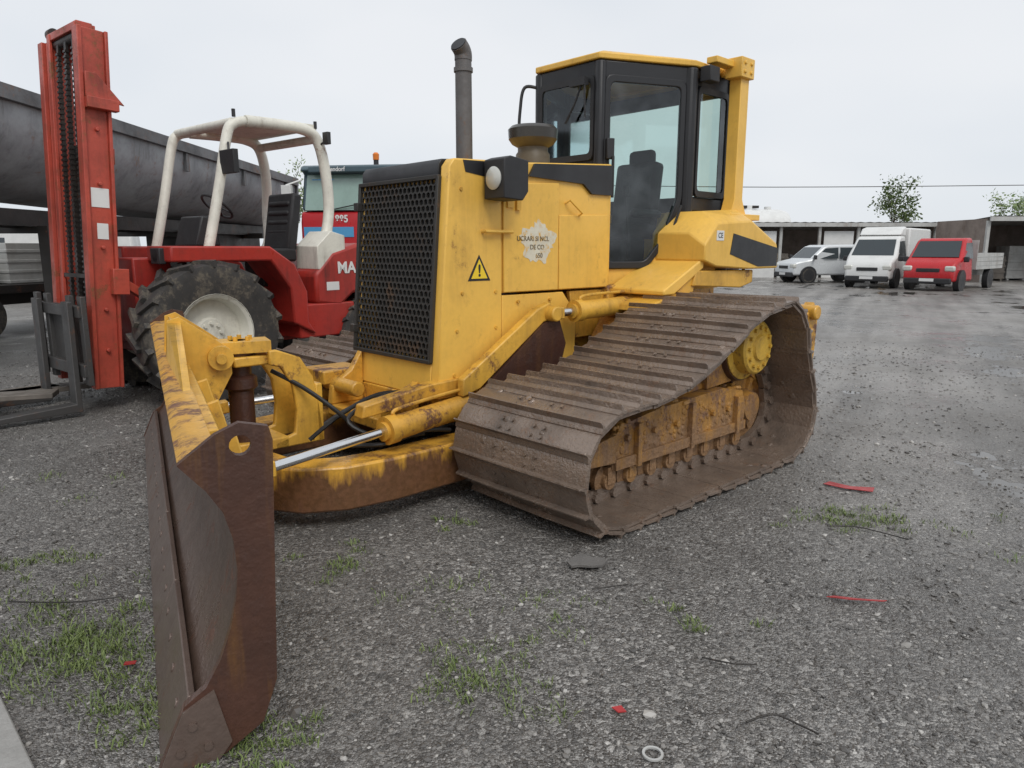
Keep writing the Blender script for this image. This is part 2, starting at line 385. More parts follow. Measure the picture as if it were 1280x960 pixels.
d=G();d.prism([(-1.36,.9),(-1.3,1.27),(-1.76,1.27),(-1.76,.9)],'xz',Y1-.07,Y1-.03);d.obj('lower_side_panel',m_yel2,hood,bevel=.006)
G().tube([(-.38,Y1,1.71),(-.38,Y1+.035,1.71),(-.63,Y1+.035,1.71),(-.63,Y1,1.71)],.012,8,False).obj('handle',m_yel,hood)
G().tube([(-1.22,Y1-.01,1.93),(-1.22,Y1+.035,1.95),(-1.36,Y1+.035,1.86),(-1.36,Y1-.01,1.84)],.008,8,False).obj('handle',m_yel,hood)
hd=G()
for z in(2.0,1.9):hd.bx(-.6,-.66,Y1,Y1+.02,z-.025,z+.025)
hd.bx(-.68,-.72,Y1,Y1+.03,1.86,1.93)
for (x,z) in((-.2,1.98),(-.2,1.3),(-.45,1.98),(-.5,1.3),(-.12,.75),(-.45,.75),(-.5,1.05),(-.15,1.05),(-.72,1.22),(-1.05,1.22)):
    hd.cyl((x,Y1-.01,z),(x,Y1+.008,z),.012,n=8)
hd.obj('hinge_and_bolts',m_yel2,hood)
b=G();b.prism([(-.24,2.09),(-.22,2.165),(-.56,2.172),(-.56,2.09),(-.5,2.06)],'xz',Y1,Y1+.003)
b.obj('stripe_decal',m_blk,hood)
b=G();b.prism([(-.82,2.10),(-.88,2.19),(-1.74,2.24),(-1.74,2.01),(-1.5,2.01),(-1.4,2.08)],'xz',Y1-.012,Y1+.009)
b.obj('stripe_decal',m_blk,hood)
b=G();b.prism([(-.23,2.171),(-.56,2.183),(-.56,2.188),(-.23,2.176)],'xz',Y0+.06,Y1-.1);b.obj('top_decal',m_blk,hood)
w_=G();w_.prism([(-.25,1.38),(-.45,1.38),(-.35,1.555)],'xz',Y1,Y1+.003)
wo=w_.obj('warning_sticker',m_blk,hood)
w_=G();w_.prism([(-.278,1.395),(-.422,1.395),(-.35,1.525)],'xz',Y1+.003,Y1+.005);w_.obj('sticker_face',m_dyel,wo)
text('!',.11,(-.35,Y1+.006,1.445),(-1,0,0),(0,0,1),m_blk,wo,ext=.001,bold=.003)
w_=G();pl=[]
for k in range(52):
    a=2*math.pi*k/52;r=1+.06*math.sin(2*a+1)+.10*math.sin(5*a+.5)+.15*random.uniform(-1,1);pl.append((-.91-.16*r*math.cos(a),1.64+.15*r*math.sin(a)))
w_.prism(pl,'xz',Y1+.006,Y1+.008);wl=w_.obj('worn_label',m_labw,hood)
m_ink=mat('faded_ink',(.12,.09,.05),.6,bump=0,rust=.8,rt=.56,rustcol=(.4,.26,.1),sc=5)
for t,zz,xx in(('UCRARI SI NCL',1.665,-.86),('DE CO',1.605,-.90),('650',1.545,-.92)):
    text(t,.048,(xx,Y1+.0095,zz),(-1,0,0),(0,0,1),m_ink,wl,ext=.0005,bold=.0005)
def hlamp(sy):
    a,b=(.60,.80) if sy>0 else (-.70,-.50)
    hl=G();hl.prism([(-.38,1.92),(-.38,2.17),(-.44,2.19),(-.60,2.17),(-.60,1.97),(-.55,1.91)],'xz',a,b)
    if sy>0: hl.box((-.5,.575,2.0),(.08,.06,.05))
    o=hl.obj('headlight',m_blkp,DZ,bevel=.007)
    yc_=(a+b)/2
    hl=G();hl.lathe([(.072,0),(.075,.008),(.06,.02),(.02,.028)],(-.38,yc_,2.05),(1,0,0),20);hl.obj('lens',m_lamp,o)
    return o
hlamp(1);hlamp(-1)
ex=G();ex.lathe([(.09,0),(.09,.03),(.07,.05),(.062,.06),(.060,.78)],(-.68,.03,2.18),(0,0,1),22)
ex.lathe([(.07,0),(.07,.03)],(-.68,.03,2.86),(0,0,1),22)
ex.tube([(-.68,.03,2.94),(-.68,.03,2.98),(-.665,.033,3.01),(-.63,.04,3.04)],.064,20)
m_stk=mat('exhaust_grey_steel',(.15,.14,.135),.5,metal=.3,grime=.6,rust=.8,rt=.6,rustcol=(.10,.06,.04),bump=.2)
exo=ex.obj('exhaust_stack',m_stk,DZ)
ex=G();ex.cyl((-.63,.04,3.04),(-.624,.0415,3.045),.058);ex.obj('stack_opening',m_blk,exo)
m_pcl=mat('precleaner_brown_metal',(.11,.085,.05),.45,grime=.6,rust=.8,rt=.58,rustcol=(.08,.045,.02),bump=.1)
pc=G();pc.lathe([(.13,-.12),(.13,.0),(.115,.02),(.115,.05),(.16,.075),(.185,.11)],(-1.15,.28,2.3),(0,0,1),28)
pco=pc.obj('air_precleaner',m_pcl,DZ)
pc=G();pc.lathe([(.185,.11),(.19,.18),(.165,.205),(.06,.22),(.02,.22)],(-1.15,.28,2.3),(0,0,1),28)
m_plas=mat('smoky_plastic',(.05,.046,.04),.3,grime=.5,bump=.05);pc.obj('precleaner_bowl',m_plas,pco)
# ---- cab
P1=V((-1.76,.42,0));P2=V((-2.5,.76,0));P3=V((-3.10,.76,0));P4=V((-3.10,-.66,0));P5=V((-2.5,-.66,0));P6=V((-1.76,-.24,0))
ring=[P1,P2,P3,P4,P5,P6];ctr=V((-2.5,.05,0))
cb=G()
def post(p,w,z0,z1,g=cb):
    g.lathe([(w,z0),(w,z1)],(p.x,p.y,0),(0,0,1),8)
for p,wd in((P1,.05),(P2,.065),(P3,.07),(P4,.07),(P5,.07),(P6,.05)): post(p,wd,1.3,3.05)
for i in range(6):
    a=ring[i];b=ring[(i+1)%6]
    cb.beam(a+V((0,0,2.985)),b+V((0,0,2.985)),.06,.14)
cb.beam(P2+V((0,0,1.97)),P3+V((0,0,1.97)),.05,.12)
cb.beam(P3+V((0,0,2.0)),P4+V((0,0,2.0)),.05,.14)
cb.beam(P4+V((0,0,2.0)),P5+V((0,0,2.0)),.05,.14)
cb.beam(P6+V((0,0,2.26)),P1+V((0,0,2.26)),.05,.1)
cab=cb.obj('cab',m_blk,DZ,bevel=.012)
lw=G()
lw.ext([P2+V((0,0,1.3)),P2+V((0,0,1.91)),P3+V((0,0,1.91)),P3+V((0,0,1.3))],(0,-.04,0))
lw.ext([P3+V((.03,-.04,1.3)),P3+V((.03,-.04,1.93)),P4+V((.03,.04,1.93)),P4+V((.03,.04,1.3))],(.03,0,0))
lw.ext([P4+V((0,0,1.3)),P4+V((0,0,1.93)),P5+V((0,0,1.93)),P5+V((0,0,1.3))],(0,.04,0))
lw.prism([(p.x,p.y) for p in ring],'xy',1.24,1.3)
lw.obj('cab_floor_and_lower_wall',m_yel,cab,bevel=.01)
rfp=[]
for p in ring:
    dd=(p-ctr).normalized();q=p+dd*.055;rfp.append(q)
rg=G();n=6
vs=[(p.x,p.y,3.06) for p in rfp]+[(p.x,p.y,3.105) for p in rfp]+[((p-(p-ctr).normalized()*.14).x,(p-(p-ctr).normalized()*.14).y,3.145) for p in rfp]
fs=[tuple(range(n)),tuple(range(2*n,3*n))]
for l in(0,n):
    fs+=[(l+i,l+(i+1)%n,l+n+(i+1)%n,l+n+i) for i in range(n)]
rg.add(vs,fs);rg.obj('cab_roof',m_yel,cab,bevel=.008)
def facet(a,b,pts,th,off=0):
    d=(b-a);L=d.length;d=d.normalized();nn=d.cross(V((0,0,1)))
    if nn.dot((a+b)/2-ctr)<0: nn=-nn
    return [a+d*(s*L)+V((0,0,z))+nn*off for s,z in pts],-nn*th
def inset(outer,inner,a,b,th,off,g):
    o,e=facet(a,b,outer,th,off);i,_=facet(a,b,inner,th,off);n=len(o)
    vs=o+i+[p+e for p in o]+[p+e for p in i]
    fs=[]
    for k in range(n):
        j=(k+1)%n
        fs+=[(k,j,n+j,n+k),(2*n+k,3*n+k,3*n+j,2*n+j),(k,2*n+k,2*n+j,j),(n+k,n+j,3*n+j,3*n+k)]
    g.add(vs,fs)
def rnd(poly,r=.06,k=3):
    out=[];n=len(poly)
    for i in range(n):
        p=V(poly[i]);a=(V(poly[i-1])-p);b=(V(poly[(i+1)%n])-p)
        ra=min(r,a.length*.45);rb=min(r,b.length*.45);A=p+a.normalized()*ra;B=p+b.normalized()*rb
        for q in range(k+1):
            t=q/k;out.append(tuple(A*(1-t)**2+p*2*t*(1-t)+B*t*t))
    return out
def dual(outer,shr,r=.08):
    n=len(outer);inn=[]
    area=sum(outer[i][0]*outer[(i+1)%n][1]-outer[(i+1)%n][0]*outer[i][1] for i in range(n));sg=1 if area>0 else -1
    for i in range(n):
        p=V(outer[i]);d1=(p-V(outer[i-1])).normalized();d2=(V(outer[(i+1)%n])-p).normalized()
        n1=V((-d1.y,d1.x))*sg;n2=V((-d2.y,d2.x))*sg;bb=(n1+n2).normalized();q=shr/max(.35,bb.dot(n1));inn.append(tuple(p+bb*q))
    return rnd(outer,r),rnd(inn,r*.7)
dp=[(.03,1.43),(.55,1.43),(.74,1.62),(.93,1.98),(.93,2.95),(.03,2.95)]
o1,i1=dual(dp,.06)
dg=G();inset(o1,i1,P1,P2,.04,.045,dg);dr=dg.obj('cab_door',m_blk,cab,bevel=.008)
def glasspane(poly,a,b,off,name,parent=None):
    g=G();p,e=facet(a,b,poly,.006,off);g.add(p,[tuple(range(len(p)))]);return g.obj(name,m_glass,parent or cab,recalc=False,smooth=False)
glasspane(i1,P1,P2,.035,'door_window',dr)
dd=G();pp1,_=facet(P1,P2,[(.04,2.3),(.12,2.3),(.12,2.46),(.04,2.46)],.04,.085);dd.ext(pp1,_)
dd.obj('door_handle',m_blkp,dr,bevel=.006)
pq,_=facet(P1,P2,[(.1,2.0),(.1,2.32)],.01,.095);G().tube(pq,.012,8,False).obj('grab_rail',m_blkp,dr)
yp=[(-.02,1.24),(-.02,1.43),(.55,1.43),(.74,1.62),(.95,1.98),(1.04,1.98),(1.04,1.24)]
yg=G();p,e=facet(P1,P2,yp,.05,.02);yg.ext(p,e);yg.obj('cab_side_panel',m_yel,cab,bevel=.008)
yg=G();p,e=facet(P5,P6,[(1-a,b) for a,b in yp],.05,.02);yg.ext(p,e);yg.obj('cab_side_panel',m_yel,cab,bevel=.008)
sw=[(.10,2.03),(.90,2.03),(.90,2.92),(.10,2.92)]
o2,i2=dual(sw,.05);sg=G();inset(o2,i2,P2,P3,.03,.05,sg);swf=sg.obj('side_window_frame',m_blkp,cab);glasspane(i2,P2,P3,.04,'side_window',swf)
glasspane([(.05,2.05),(.95,2.05),(.95,2.92),(.05,2.92)],P3,P4,.0,'rear_window')
glasspane([(.05,2.05),(.95,2.05),(.95,2.92),(.05,2.92)],P4,P5,.0,'side_window')
glasspane([(.05,1.45),(.95,1.45),(.95,2.92),(.05,2.92)],P5,P6,.0,'door_window')
fw=[(.04,2.30),(.96,2.30),(.96,2.95),(.04,2.95)]
o3,i3=dual(fw,.05,.07);sg=G();inset(o3,i3,P6,P1,.03,.05,sg);ff=sg.obj('windscreen_frame',m_blkp,cab);glasspane(i3,P6,P1,.04,'windscreen',ff)
wp=G();wp.tube([(-1.68,.3,2.9),(-1.66,.24,2.74),(-1.66,.14,2.6)],.01,6,False);wp.box((-1.67,.27,2.9),(.05,.16,.06));wp.tube([(-1.66,.34,2.9),(-1.65,.36,2.62)],.008,6,False)
wp.obj('wiper',m_blkp,cab)
pq,_=facet(P1,P2,[(.74,1.62),(.88,1.95)],.01,.1);G().tube(pq,.012,6,False).obj('wiper',m_blkp,cab)
mr=G();mr.tube([(-1.74,-.27,2.95),(-1.66,-.34,2.95),(-1.63,-.36,2.8),(-1.63,-.36,2.55),(-1.74,-.27,2.42)],.014,8,True);mr.obj('mirror_bracket',m_blkp,cab)
wlp=G();wlp.box((-2.6,.88,3.0),(.14,.1,.12));wlp.cyl((-2.6,.78,2.97),(-2.6,.88,2.97),.02,n=8);wlp.obj('work_lamp',m_blkp,cab,bevel=.02)
se=G();se.box((-2.52,.05,1.75),(.5,.5,.14));se.box((-2.76,.05,2.08),(.13,.48,.6),Matrix.Rotation(rad(-8),3,'Y'));se.box((-2.83,.05,2.42),(.09,.28,.16));se.box((-2.5,.35,1.9),(.4,.1,.08));se.box((-2.5,-.25,1.9),(.4,.1,.08));se.box((-2.52,.05,1.5),(.35,.35,.4))
se.obj('operator_seat',m_seat,cab,bevel=.06)
se=G();se.box((-1.98,.05,1.85),(.16,.5,.6));se.tube([(-2.2,.42,1.5),(-2.15,.4,2.05)],.015,8,False);se.cyl((-2.15,.4,2.03),(-2.15,.4,2.12),.03);se.obj('control_console',m_seat,cab,bevel=.035)
# ROPS
rp=G();rx=.13
for yy in(.93,-.83):
    rp.prism([(-2.98+rx,1.85),(-3.045+rx,2.02),(-3.045+rx,3.15),(-3.175+rx,3.15),(-3.175+rx,2.02),(-3.27+rx,1.85)],'xz',yy-.055,yy+.055)
    rp.box((-3.09+rx,yy+.01,3.085),(.21,.155,.16));rp.prism([(-2.9+rx,1.84),(-2.9+rx,1.89),(-3.38+rx,1.89),(-3.38+rx,1.84)],'xz',yy-.1,yy+.12)
    for x,z in((-3.04,3.12),(-3.14,3.12),(-3.04,3.05),(-3.14,3.05)): rp.cyl((x+rx,yy+.08,z),(x+rx,yy+.10,z),.016,n=8)
rp.bx(-3.05+rx,-3.18+rx,-.85,.95,3.04,3.15)
rp.bx(-2.6,-3.0,.84,.94,3.09,3.14)
rp.obj('rollover_frame',m_yel,DZ,bevel=.010)
# ---- fenders and tanks
ft=G()
sec=lambda x,zb,zt:[(x,.62,zb),(x,1.14,zb),(x,1.14,zt-.10),(x,.98,zt),(x,.62,zt)]
secs=[sec(-2.24,1.50,1.72),sec(-2.42,1.45,1.90),sec(-2.95,1.42,1.93),sec(-3.42,1.42,1.74),sec(-3.46,1.42,1.64)]
vs=[p for s_ in secs for p in s_];fs=[(0,1,2,3,4),tuple(20+i for i in range(5))[::-1]]
for k in range(4):
    fs+=[(k*5+i,k*5+(i+1)%5,k*5+5+(i+1)%5,k*5+5+i) for i in range(5)]
ft.add(vs,fs);ft.add([(a,.1-b,c) for a,b,c in vs],fs)
ft.prism([(-1.76,1.24),(-1.76,1.28),(-2.25,1.50),(-2.3,1.6),(-2.3,1.44),(-1.9,1.24)],'xz',.55,1.10)
fto=ft.obj('fuel_tank_fender',m_yel,DZ,bevel=.012)
mg=G();mg.prism([(-2.15,1.30),(-2.2,1.42),(-3.1,1.41),(-3.1,1.3),(-2.9,1.26)],'xz',1.02,1.10);mg.prism([(-1.6,1.12),(-1.62,1.17),(-1.98,1.26),(-2.15,1.40),(-2.2,1.40),(-2.2,1.25),(-1.95,1.2)],'xz',.62,1.08)
mg.obj('mudguard',m_yel2,fto,bevel=.01)
st=G();st.prism([(-2.62,1.55),(-2.66,1.72),(-3.44,1.60),(-3.44,1.44),(-3.1,1.44)],'xz',1.14,1.144);st.obj('stripe_decal',m_blk,fto)
st=G();st.prism([(-2.40,1.66),(-2.40,1.74),(-2.51,1.74),(-2.51,1.66)],'xz',1.14,1.144);so=st.obj('certificate_sticker',m_lab,fto)
text('CE',.06,(-2.455,1.146,1.70),(-1,0,0),(0,0,1),m_blk,so,ext=.0005)
rb=G();rb.bx(-3.35,-3.75,-.7,.8,.45,1.05)
for ya_ in(.78,1.22,-.82):
    rb.prism([(-3.7,.3),(-3.72,.95),(-3.90,1.1),(-4.0,.95),(-3.98,.6),(-3.9,.25)],'xz',ya_,ya_+.1)
rb.bx(-3.72,-3.9,-.9,1.34,.62,.85);rb.cyl((-3.86,.75,1.0),(-3.86,1.38,1.0),.07)
rb.obj('rear_ripper_beam',m_yelr,DZ,bevel=.015)
# ---- C-frame
cf=G()
cl=[(-1.5,.70),(-.3,.72),(.55,.74),(.82,.70),(1.0,.60),(1.11,.42),(1.14,.2),(1.14,-.1),(1.11,-.32),(1.0,-.5),(.82,-.6),(.55,-.64),(-.3,-.62),(-1.5,-.6)]
n=len(cl);vs=[]
for i,(x,y) in enumerate(cl):
    a=V(cl[max(i-1,0)]);b=V(cl[min(i+1,n-1)]);d=(b-a).normalized();q=V((-d.y,d.x))*.11
    for sgn,zz in((1,.10),(1,.37),(-1,.37),(-1,.10)): vs.append((x+q.x*sgn,y+q.y*sgn,zz))
fs=[(0,1,2,3),tuple(4*(n-1)+k for k in range(4))[::-1]]
for i in range(n-1): fs+=[(4*i+k,4*i+(k+1)%4,4*i+4+(k+1)%4,4*i+4+k) for k in range(4)]
cf.add(vs,fs)
cfo=cf.obj('blade_frame',m_cf,DZ,bevel=.015)
tw=G()
for yy in(-.12,.18):
    tw.prism([(.66,.37),(.68,.6),(.72,.8),(.80,.93),(.95,.99),(1.0,.99),(1.0,.90),(.93,.88),(.86,.76),(.84,.6),(.86,.45),(1.0,.41),(1.0,.37)],'xz',yy-.02,yy+.02)
tw.bx(.66,.71,-.14,.2,.37,.75);tw.bx(.92,1.2,-.12,.16,.90,.96);tw.bx(.9,1.22,-.14,.2,.37,.44)
tw.obj('tower_bracket',m_yel2,cfo,bevel=.01)
pn=G();pn.lathe([(.09,.42),(.14,.43),(.14,.50),(.075,.52),(.075,.74),(.1,.76),(.1,.82),(.07,.84),(.07,.90),(.1,.96),(.11,.98),(.1,1.03),(.05,1.05)],(1.12,.03,0),(0,0,1),24)
pn.obj('pivot_pin',m_rust,cfo)
# ---- blade
Nn=V((2.285,2.13,0));E=V((1.084-2.285,-2.205-2.13,0));BL=E.length;E.normalize()
NR=V((E.y,-E.x,0))
if NR.x>0: NR=-NR
BX=lambda p:Nn+E*p[0]+NR*p[1]+V((0,0,p[2]))
prof=[(.095,.17),(.15,.24),(.20,.33),(.235,.43),(.258,.53),(.268,.62),(.262,.72),(.238,.81),(.195,.89),(.13,.965)]
bl=G();n=len(prof)
pp2=prof+[(a+.022,b) for a,b in prof[::-1]]
vs=[(u,a,b) for u in(.001,BL-.001) for a,b in pp2];k=len(pp2)
bl.add(vs,[tuple(range(k)),tuple(range(k,2*k))[::-1]]+[(i,(i+1)%k,(i+1)%k+k,i+k) for i in range(k)])
blo=bl.obj('blade',m_blade,DZ,xf=BX)
blo['label']='curved rusty brown steel dozer blade'
ce=G()
seg=5
for i in range(seg):
    u0=.001+i*BL/seg;u1=u0+BL/seg-.006
    ce.ext([(u0,-.012,0),(u0,.085,.22),(u0,.107,.215),(u0,.012,0)],(u1-u0,0,0))
    for q in range(4):
        uu=u0+(q+.5)*(u1-u0)/4
        ce.cyl((uu,.045,.14),(uu,.056,.137),.018,n=8)
ceo=ce.obj('cutting_edge',m_bladee,blo,xf=BX,bevel=.004)
po=[(-.02,-.005),(.072,.205),(.138,.25),(.188,.335),(.223,.43),(.246,.53),(.256,.62),(.25,.72),(.228,.81),(.185,.885),(.112,.975),(.22,1.055),(.29,1.085),(.375,1.065),(.385,1.02),(.35,.22),(.30,.08),(.17,.0)];i0=12
hole=[(.29-.032*math.sin(2*math.pi*k/16),1.015+.032*math.cos(2*math.pi*k/16)) for k in range(17)]
po=po[:i0+1]+hole+[po[i0]]+po[i0+1:]
for u in(-.03,BL):
    ep=G();ep.ext([(u,a,b) for a,b in po],(.03,0,0));ep.obj('blade_end_plate',m_endp,blo,xf=BX)
# bolted wear bit at the near lower corner of the end plate
wb=G();wb.ext([(-.042,-.018,-.003),(-.042,.066,.19),(-.042,.16,.24),(-.042,.20,.05),(-.042,.16,.0)],(.0115,0,0))
for a,b in((.05,.06),(.09,.14),(.13,.06)): wb.cyl((-.05,a,b),(-.042,a,b),.014,n=8)
wb.obj('corner_bit',m_bladee,blo,xf=BX)
tb=G()
tb.ext([(.45,.135,.95),(.45,.27,.96),(.45,.30,.88),(.45,.25,.84),(.45,.215,.90)],(BL-.9,0,0))
tb.ext([(.04,.285,.68),(.04,.36,.68),(.04,.36,.42),(.04,.27,.48)],(BL-.08,0,0))
tb.ext([(.04,.17,.22),(.04,.33,.20),(.04,.33,.10),(.04,.12,.10)],(BL-.08,0,0))
for k in range(7):
    u=.5+k*(BL-1)/6
    tb.ext([(u,.20,.22),(u,.36,.18),(u,.38,.72),(u,.33,.94),(u,.26,.92),(u,.30,.68),(u,.285,.5)],(.025,0,0))
tb.obj('blade_back_beam',m_yel2,blo,xf=BX,bevel=.006)
m_lip=mat('worn_lip_paint',(.70,.38,.06),.36,grime=.6,rust=1,rt=.52,streak=.3,bump=.2,rustcol=(.10,.045,.024),sc=1.2)
tl=G();tl.ext([(.0,.113,.966),(.0,.145,.987),(.0,.23,.992),(.0,.22,.965),(.0,.15,.94)],(BL,0,0));tl.obj('blade_top_lip',m_lip,blo,xf=BX,bevel=.004)
mb=G();uc=BL*.52
for du in(-.20,.14):
    mb.ext([(uc+du,.30,.30),(uc+du,.50,.30),(uc+du,.47,.5),(uc+du,.40,.7),(uc+du,.50,.88),(uc+du,.50,1.02),(uc+du,.40,1.10),(uc+du,.24,1.22),(uc+du,.18,1.20),(uc+du,.16,.98)],(.035,0,0))
mb.ext([(uc-.12,.40,.98),(uc-.12,.74,.98),(uc-.12,.74,1.05),(uc-.12,.40,1.05)],(.22,0,0))
mb.ext([(uc-.18,.35,.36),(uc-.18,.66,.36),(uc-.18,.66,.43),(uc-.18,.35,.43)],(.34,0,0))
mb.ext([(uc-.19,.19,.97),(uc-.19,.23,.98),(uc-.19,.23,1.18),(uc-.19,.20,1.20)],(.355,0,0))
mb.ext([(uc-1.3,.15,.97),(uc-1.3,.19,.98),(uc-.2,.22,1.19),(uc-.2,.18,1.19),(uc-.2,.16,.97)],(0.002,.03,0))
mb.cyl((uc-.26,.44,.98),(uc+.0,.44,.98),.07,n=18)
mb.cyl((uc-.30,.44,.98),(uc-.0,.44,.98),.03,n=12)
for q in range(5):
    a=2*math.pi*q/5;mb.cyl((uc+.06*math.cos(a),.58+.06*math.sin(a),1.05),(uc+.06*math.cos(a),.58+.06*math.sin(a),1.075),.014,n=6)
mb.obj('blade_mount_bracket',m_yel2,blo,xf=BX,bevel=.01)
def cylinder(a,b,frac,r,rr,name,mt,parent=DZ):
    a=V(a);b=V(b);m=a.lerp(b,frac);d=(b-a).normalized()
    g=G();g.cyl(a,m,r,n=24);g.cyl(m-d*.06,m+d*.01,r*1.14,n=24);g.cyl(a-d*.02,a+d*.06,r*1.15,n=24)
    g.cyl(m+d*.01,m+d*.035,r*.75,n=20)
    sx=d.cross(V((0,0,1))).normalized()
    g.cyl(a-sx*r*1.2,a+sx*r*1.2,r*.95,n=18)
    g.tube([a+d*.12+V((0,0,r)),a+d*.16+V((0,0,r*1.5)),m-d*.12+V((0,0,r*1.5)),m-d*.06+V((0,0,r))],.012,8)
    o=g.obj(name,mt,parent,bevel=0)
    g=G();g.cyl(m,b,rr,n=18);g.obj('piston_rod',m_chr,o)
    g=G();g.cyl(b-sx*.05,b+sx*.05,.055,n=18);g.box(b-d*.05,(.09,.09,.09),Matrix((d,sx,d.cross(sx))).transposed());g.obj('rod_eye',m_yel2,o,bevel=.01)
    return o
cylinder((-.38,.62,.56),(1.38,.80,.45),.51,.078,.028,'angle_cylinder',m_yelr)
cylinder((-.38,-.52,.56),(1.0,-.78,.47),.5,.078,.028,'angle_cylinder',m_yelr)
cylinder((-1.95,.72,1.15),(-.92,.72,1.13),.76,.072,.032,'lift_cylinder',m_yel2)
mf=G();mf.prism([(-.38,.64),(-.38,.74),(.1,.72),(.60,.65),(.62,.57),(0,.62)],'xz',.50,.60)
mf.obj('cylinder_guard',m_yelr,DZ,bevel=.01)
lg=G();lg.ext([(1.34,.80,.34),(1.65,.84,.30),(1.70,.84,.62),(1.36,.80,.54)],(-.0,.04,0));lg.obj('cylinder_lug',m_rust,DZ,bevel=.006)
la=G();la.prism([(-.10,.62),(-.10,.74),(-.80,1.17),(-.92,1.21),(-1.0,1.15),(-.98,1.09),(-.86,1.07),(-.25,.66)],'xz',.63,.70)
la.cyl((-.92,.6,1.13),(-.92,.78,1.13),.055)
lao=la.obj('lift_arm',m_yel2,DZ,bevel=.01)
la=G();la.prism([(-.28,.66),(-.84,1.06),(-1.0,1.10),(-1.08,.90),(-1.0,.66),(-.45,.60)],'xz',.68,.715);la.obj('arm_plate',m_rust,lao)
for pts_ in ([(.1,.45,.62),(.35,.45,.66),(.66,.5,.56),(.5,.62,.44),(.2,.66,.42)],[(-.05,.3,.60),(.3,.3,.64),(.62,.35,.56),(.82,.3,.42)],[(0,.2,.55),(.35,.15,.56),(.6,.1,.45),(.75,.2,.40)],[(.02,.70,.42),(.25,.72,.46),(.5,.70,.42),(.7,.6,.42)],[(.55,.45,.46),(.7,.40,.62),(.82,.24,.75),(.95,.10,.85)]):
    G().tube(pts_,.014,8).obj('hydraulic_hose',m_hose,DZ)
fb=G();fb.bx(.0,.3,-.42,.5,.38,.46);fb.prism([(.02,.46),(.02,.85),(.12,.7),(.28,.60),(.3,.46)],'xz',-.42,-.36);fb.prism([(.02,.46),(.02,.7),(.3,.58),(.3,.46)],'xz',.30,.36)
fb.bx(.0,.03,-.36,.30,.46,.60)
fb.cyl((.22,-.55,.60),(.22,-.1,.60),.055);fb.bx(-.05,.32,-.75,-.42,.60,.70)
fb.obj('front_crossmember',m_yelr,DZ,bevel=.01)
# ================================================================== FORKLIFT
FK=empty('forklift',(-3.80,7.95,0),rad(-130),'red rough terrain forklift with cream roll cage on gravel','forklift')
def wheel(parent,c,D,W,rimr,name='wheel',lugs=18,rimmat=m_cream,side=1):
    c=V(c);r=D/2;g=G()
    g.lathe([(rimr,-W*.42),(r*.82,-W*.5),(r*.93,-W*.46),(r*.95,-W*.3),(r*.955,W*.3),(r*.93,W*.46),(r*.82,W*.5),(rimr,W*.42)],c,(0,1,0),40,closed=True)
    if lugs:
        for k in range(lugs):
            for sd in(1,-1):
                a=2*math.pi*(k+(.5 if sd<0 else 0))/lugs
                R0=Matrix.Rotation(-a,3,'Y')
                p0=c+R0@V((r*.965,0,0))
                p1=c+(Matrix.Rotation(-a-.2,3,'Y')@V((r*.955,sd*W*.48,0)))
                up=(R0@V((1,0,0)))
                g.beam(p0,p1,W*.13,r*.09,up=up)
    o=g.obj(name,m_tyre,parent)
    g=G();g.lathe([(.02,W*.12*side),(rimr*.35,W*.12*side),(rimr*.4,W*.05*side),(rimr*.85,W*.02*side),(rimr*.92,W*.36*side),(rimr*1.02,W*.43*side),(rimr*1.05,W*.38*side),(rimr*1.0,-W*.3*side)],c,(0,1,0),32)
    for k in range(8):
        a=2*math.pi*k/8;q=c+V((rimr*.25*math.cos(a),side*W*.12,rimr*.25*math.sin(a)));g.cyl(q,q+V((0,side*.03,0)),.018,n=6)
    g.obj('rim',rimmat,o)
    return o
wheel(FK,(0,.80,.73),1.5,.44,.40);wheel(FK,(0,-.80,.73),1.5,.44,.40,side=-1)
wheel(FK,(-2.15,.7,.5),1.0,.32,.25);wheel(FK,(-2.15,-.7,.5),1.0,.32,.25,side=-1)
fk=G()
fk.bx(.45,-2.6,-.38,.38,.5,.95);fk.cyl((0,-.7,.73),(0,.7,.73),.14)
fp=[(.35,1.46),(.35,1.62),(-.75,1.62),(-1.05,1.42),(-1.2,1.1),(-1.2,.75),(-1.3,.6),(-1.0,.75),(-.98,1.15),(-.75,1.46)]
fk.prism(fp,'xz',.30,.85);fk.prism(fp,'xz',-.85,-.30)
fk.bx(-1.1,-1.9,-.8,.8,.55,.95)
fk.bx(.1,.5,-.3,.3,.6,1.5)
fk.obj('chassis',m_red,FK,bevel=.02)
fk=G();fk.prism([(-1.35,.95),(-1.35,1.3),(-1.6,1.55),(-2.0,1.66),(-2.85,1.60),(-2.95,1.4),(-2.95,.7),(-2.6,.7),(-2.4,1.05),(-1.9,1.05),(-1.7,.9)],'xz',-.8,.8)
eh=fk.obj('engine_cover',m_red,FK,bevel=.04)
text('MANITOU',.19,(-2.10,.806,1.36),(-1,0,0),(0,0,1),m_lab,eh,bold=.006)
fk=G();fk.bx(-1.5,-1.68,.8,.803,1.1,1.2);fk.obj('label',m_lab,eh)
fk=G();fk.prism([(-.2,1.62),(-.3,1.95),(-.45,1.95),(-.5,1.62)],'xz',-.25,.25);fk.tube([(-.42,0,1.8),(-.6,0,2.05)],.025,10,False)
ds=fk.obj('dashboard',m_blkp,FK,bevel=.02)
fk=G();ax=V((-.6,0,.72)).normalized();o_=V((-.62,0,2.07));xx=ax.orthogonal().normalized();yy=ax.cross(xx)
fk.tube([o_+xx*.19*math.cos(t*math.pi/12)+yy*.19*math.sin(t*math.pi/12) for t in range(25)],.015,8,False)
fk.beam(o_-xx*.18,o_+xx*.18,.03,.015);fk.beam(o_,o_+yy*.18,.03,.015);fk.obj('steering_wheel',m_blkp,FK)
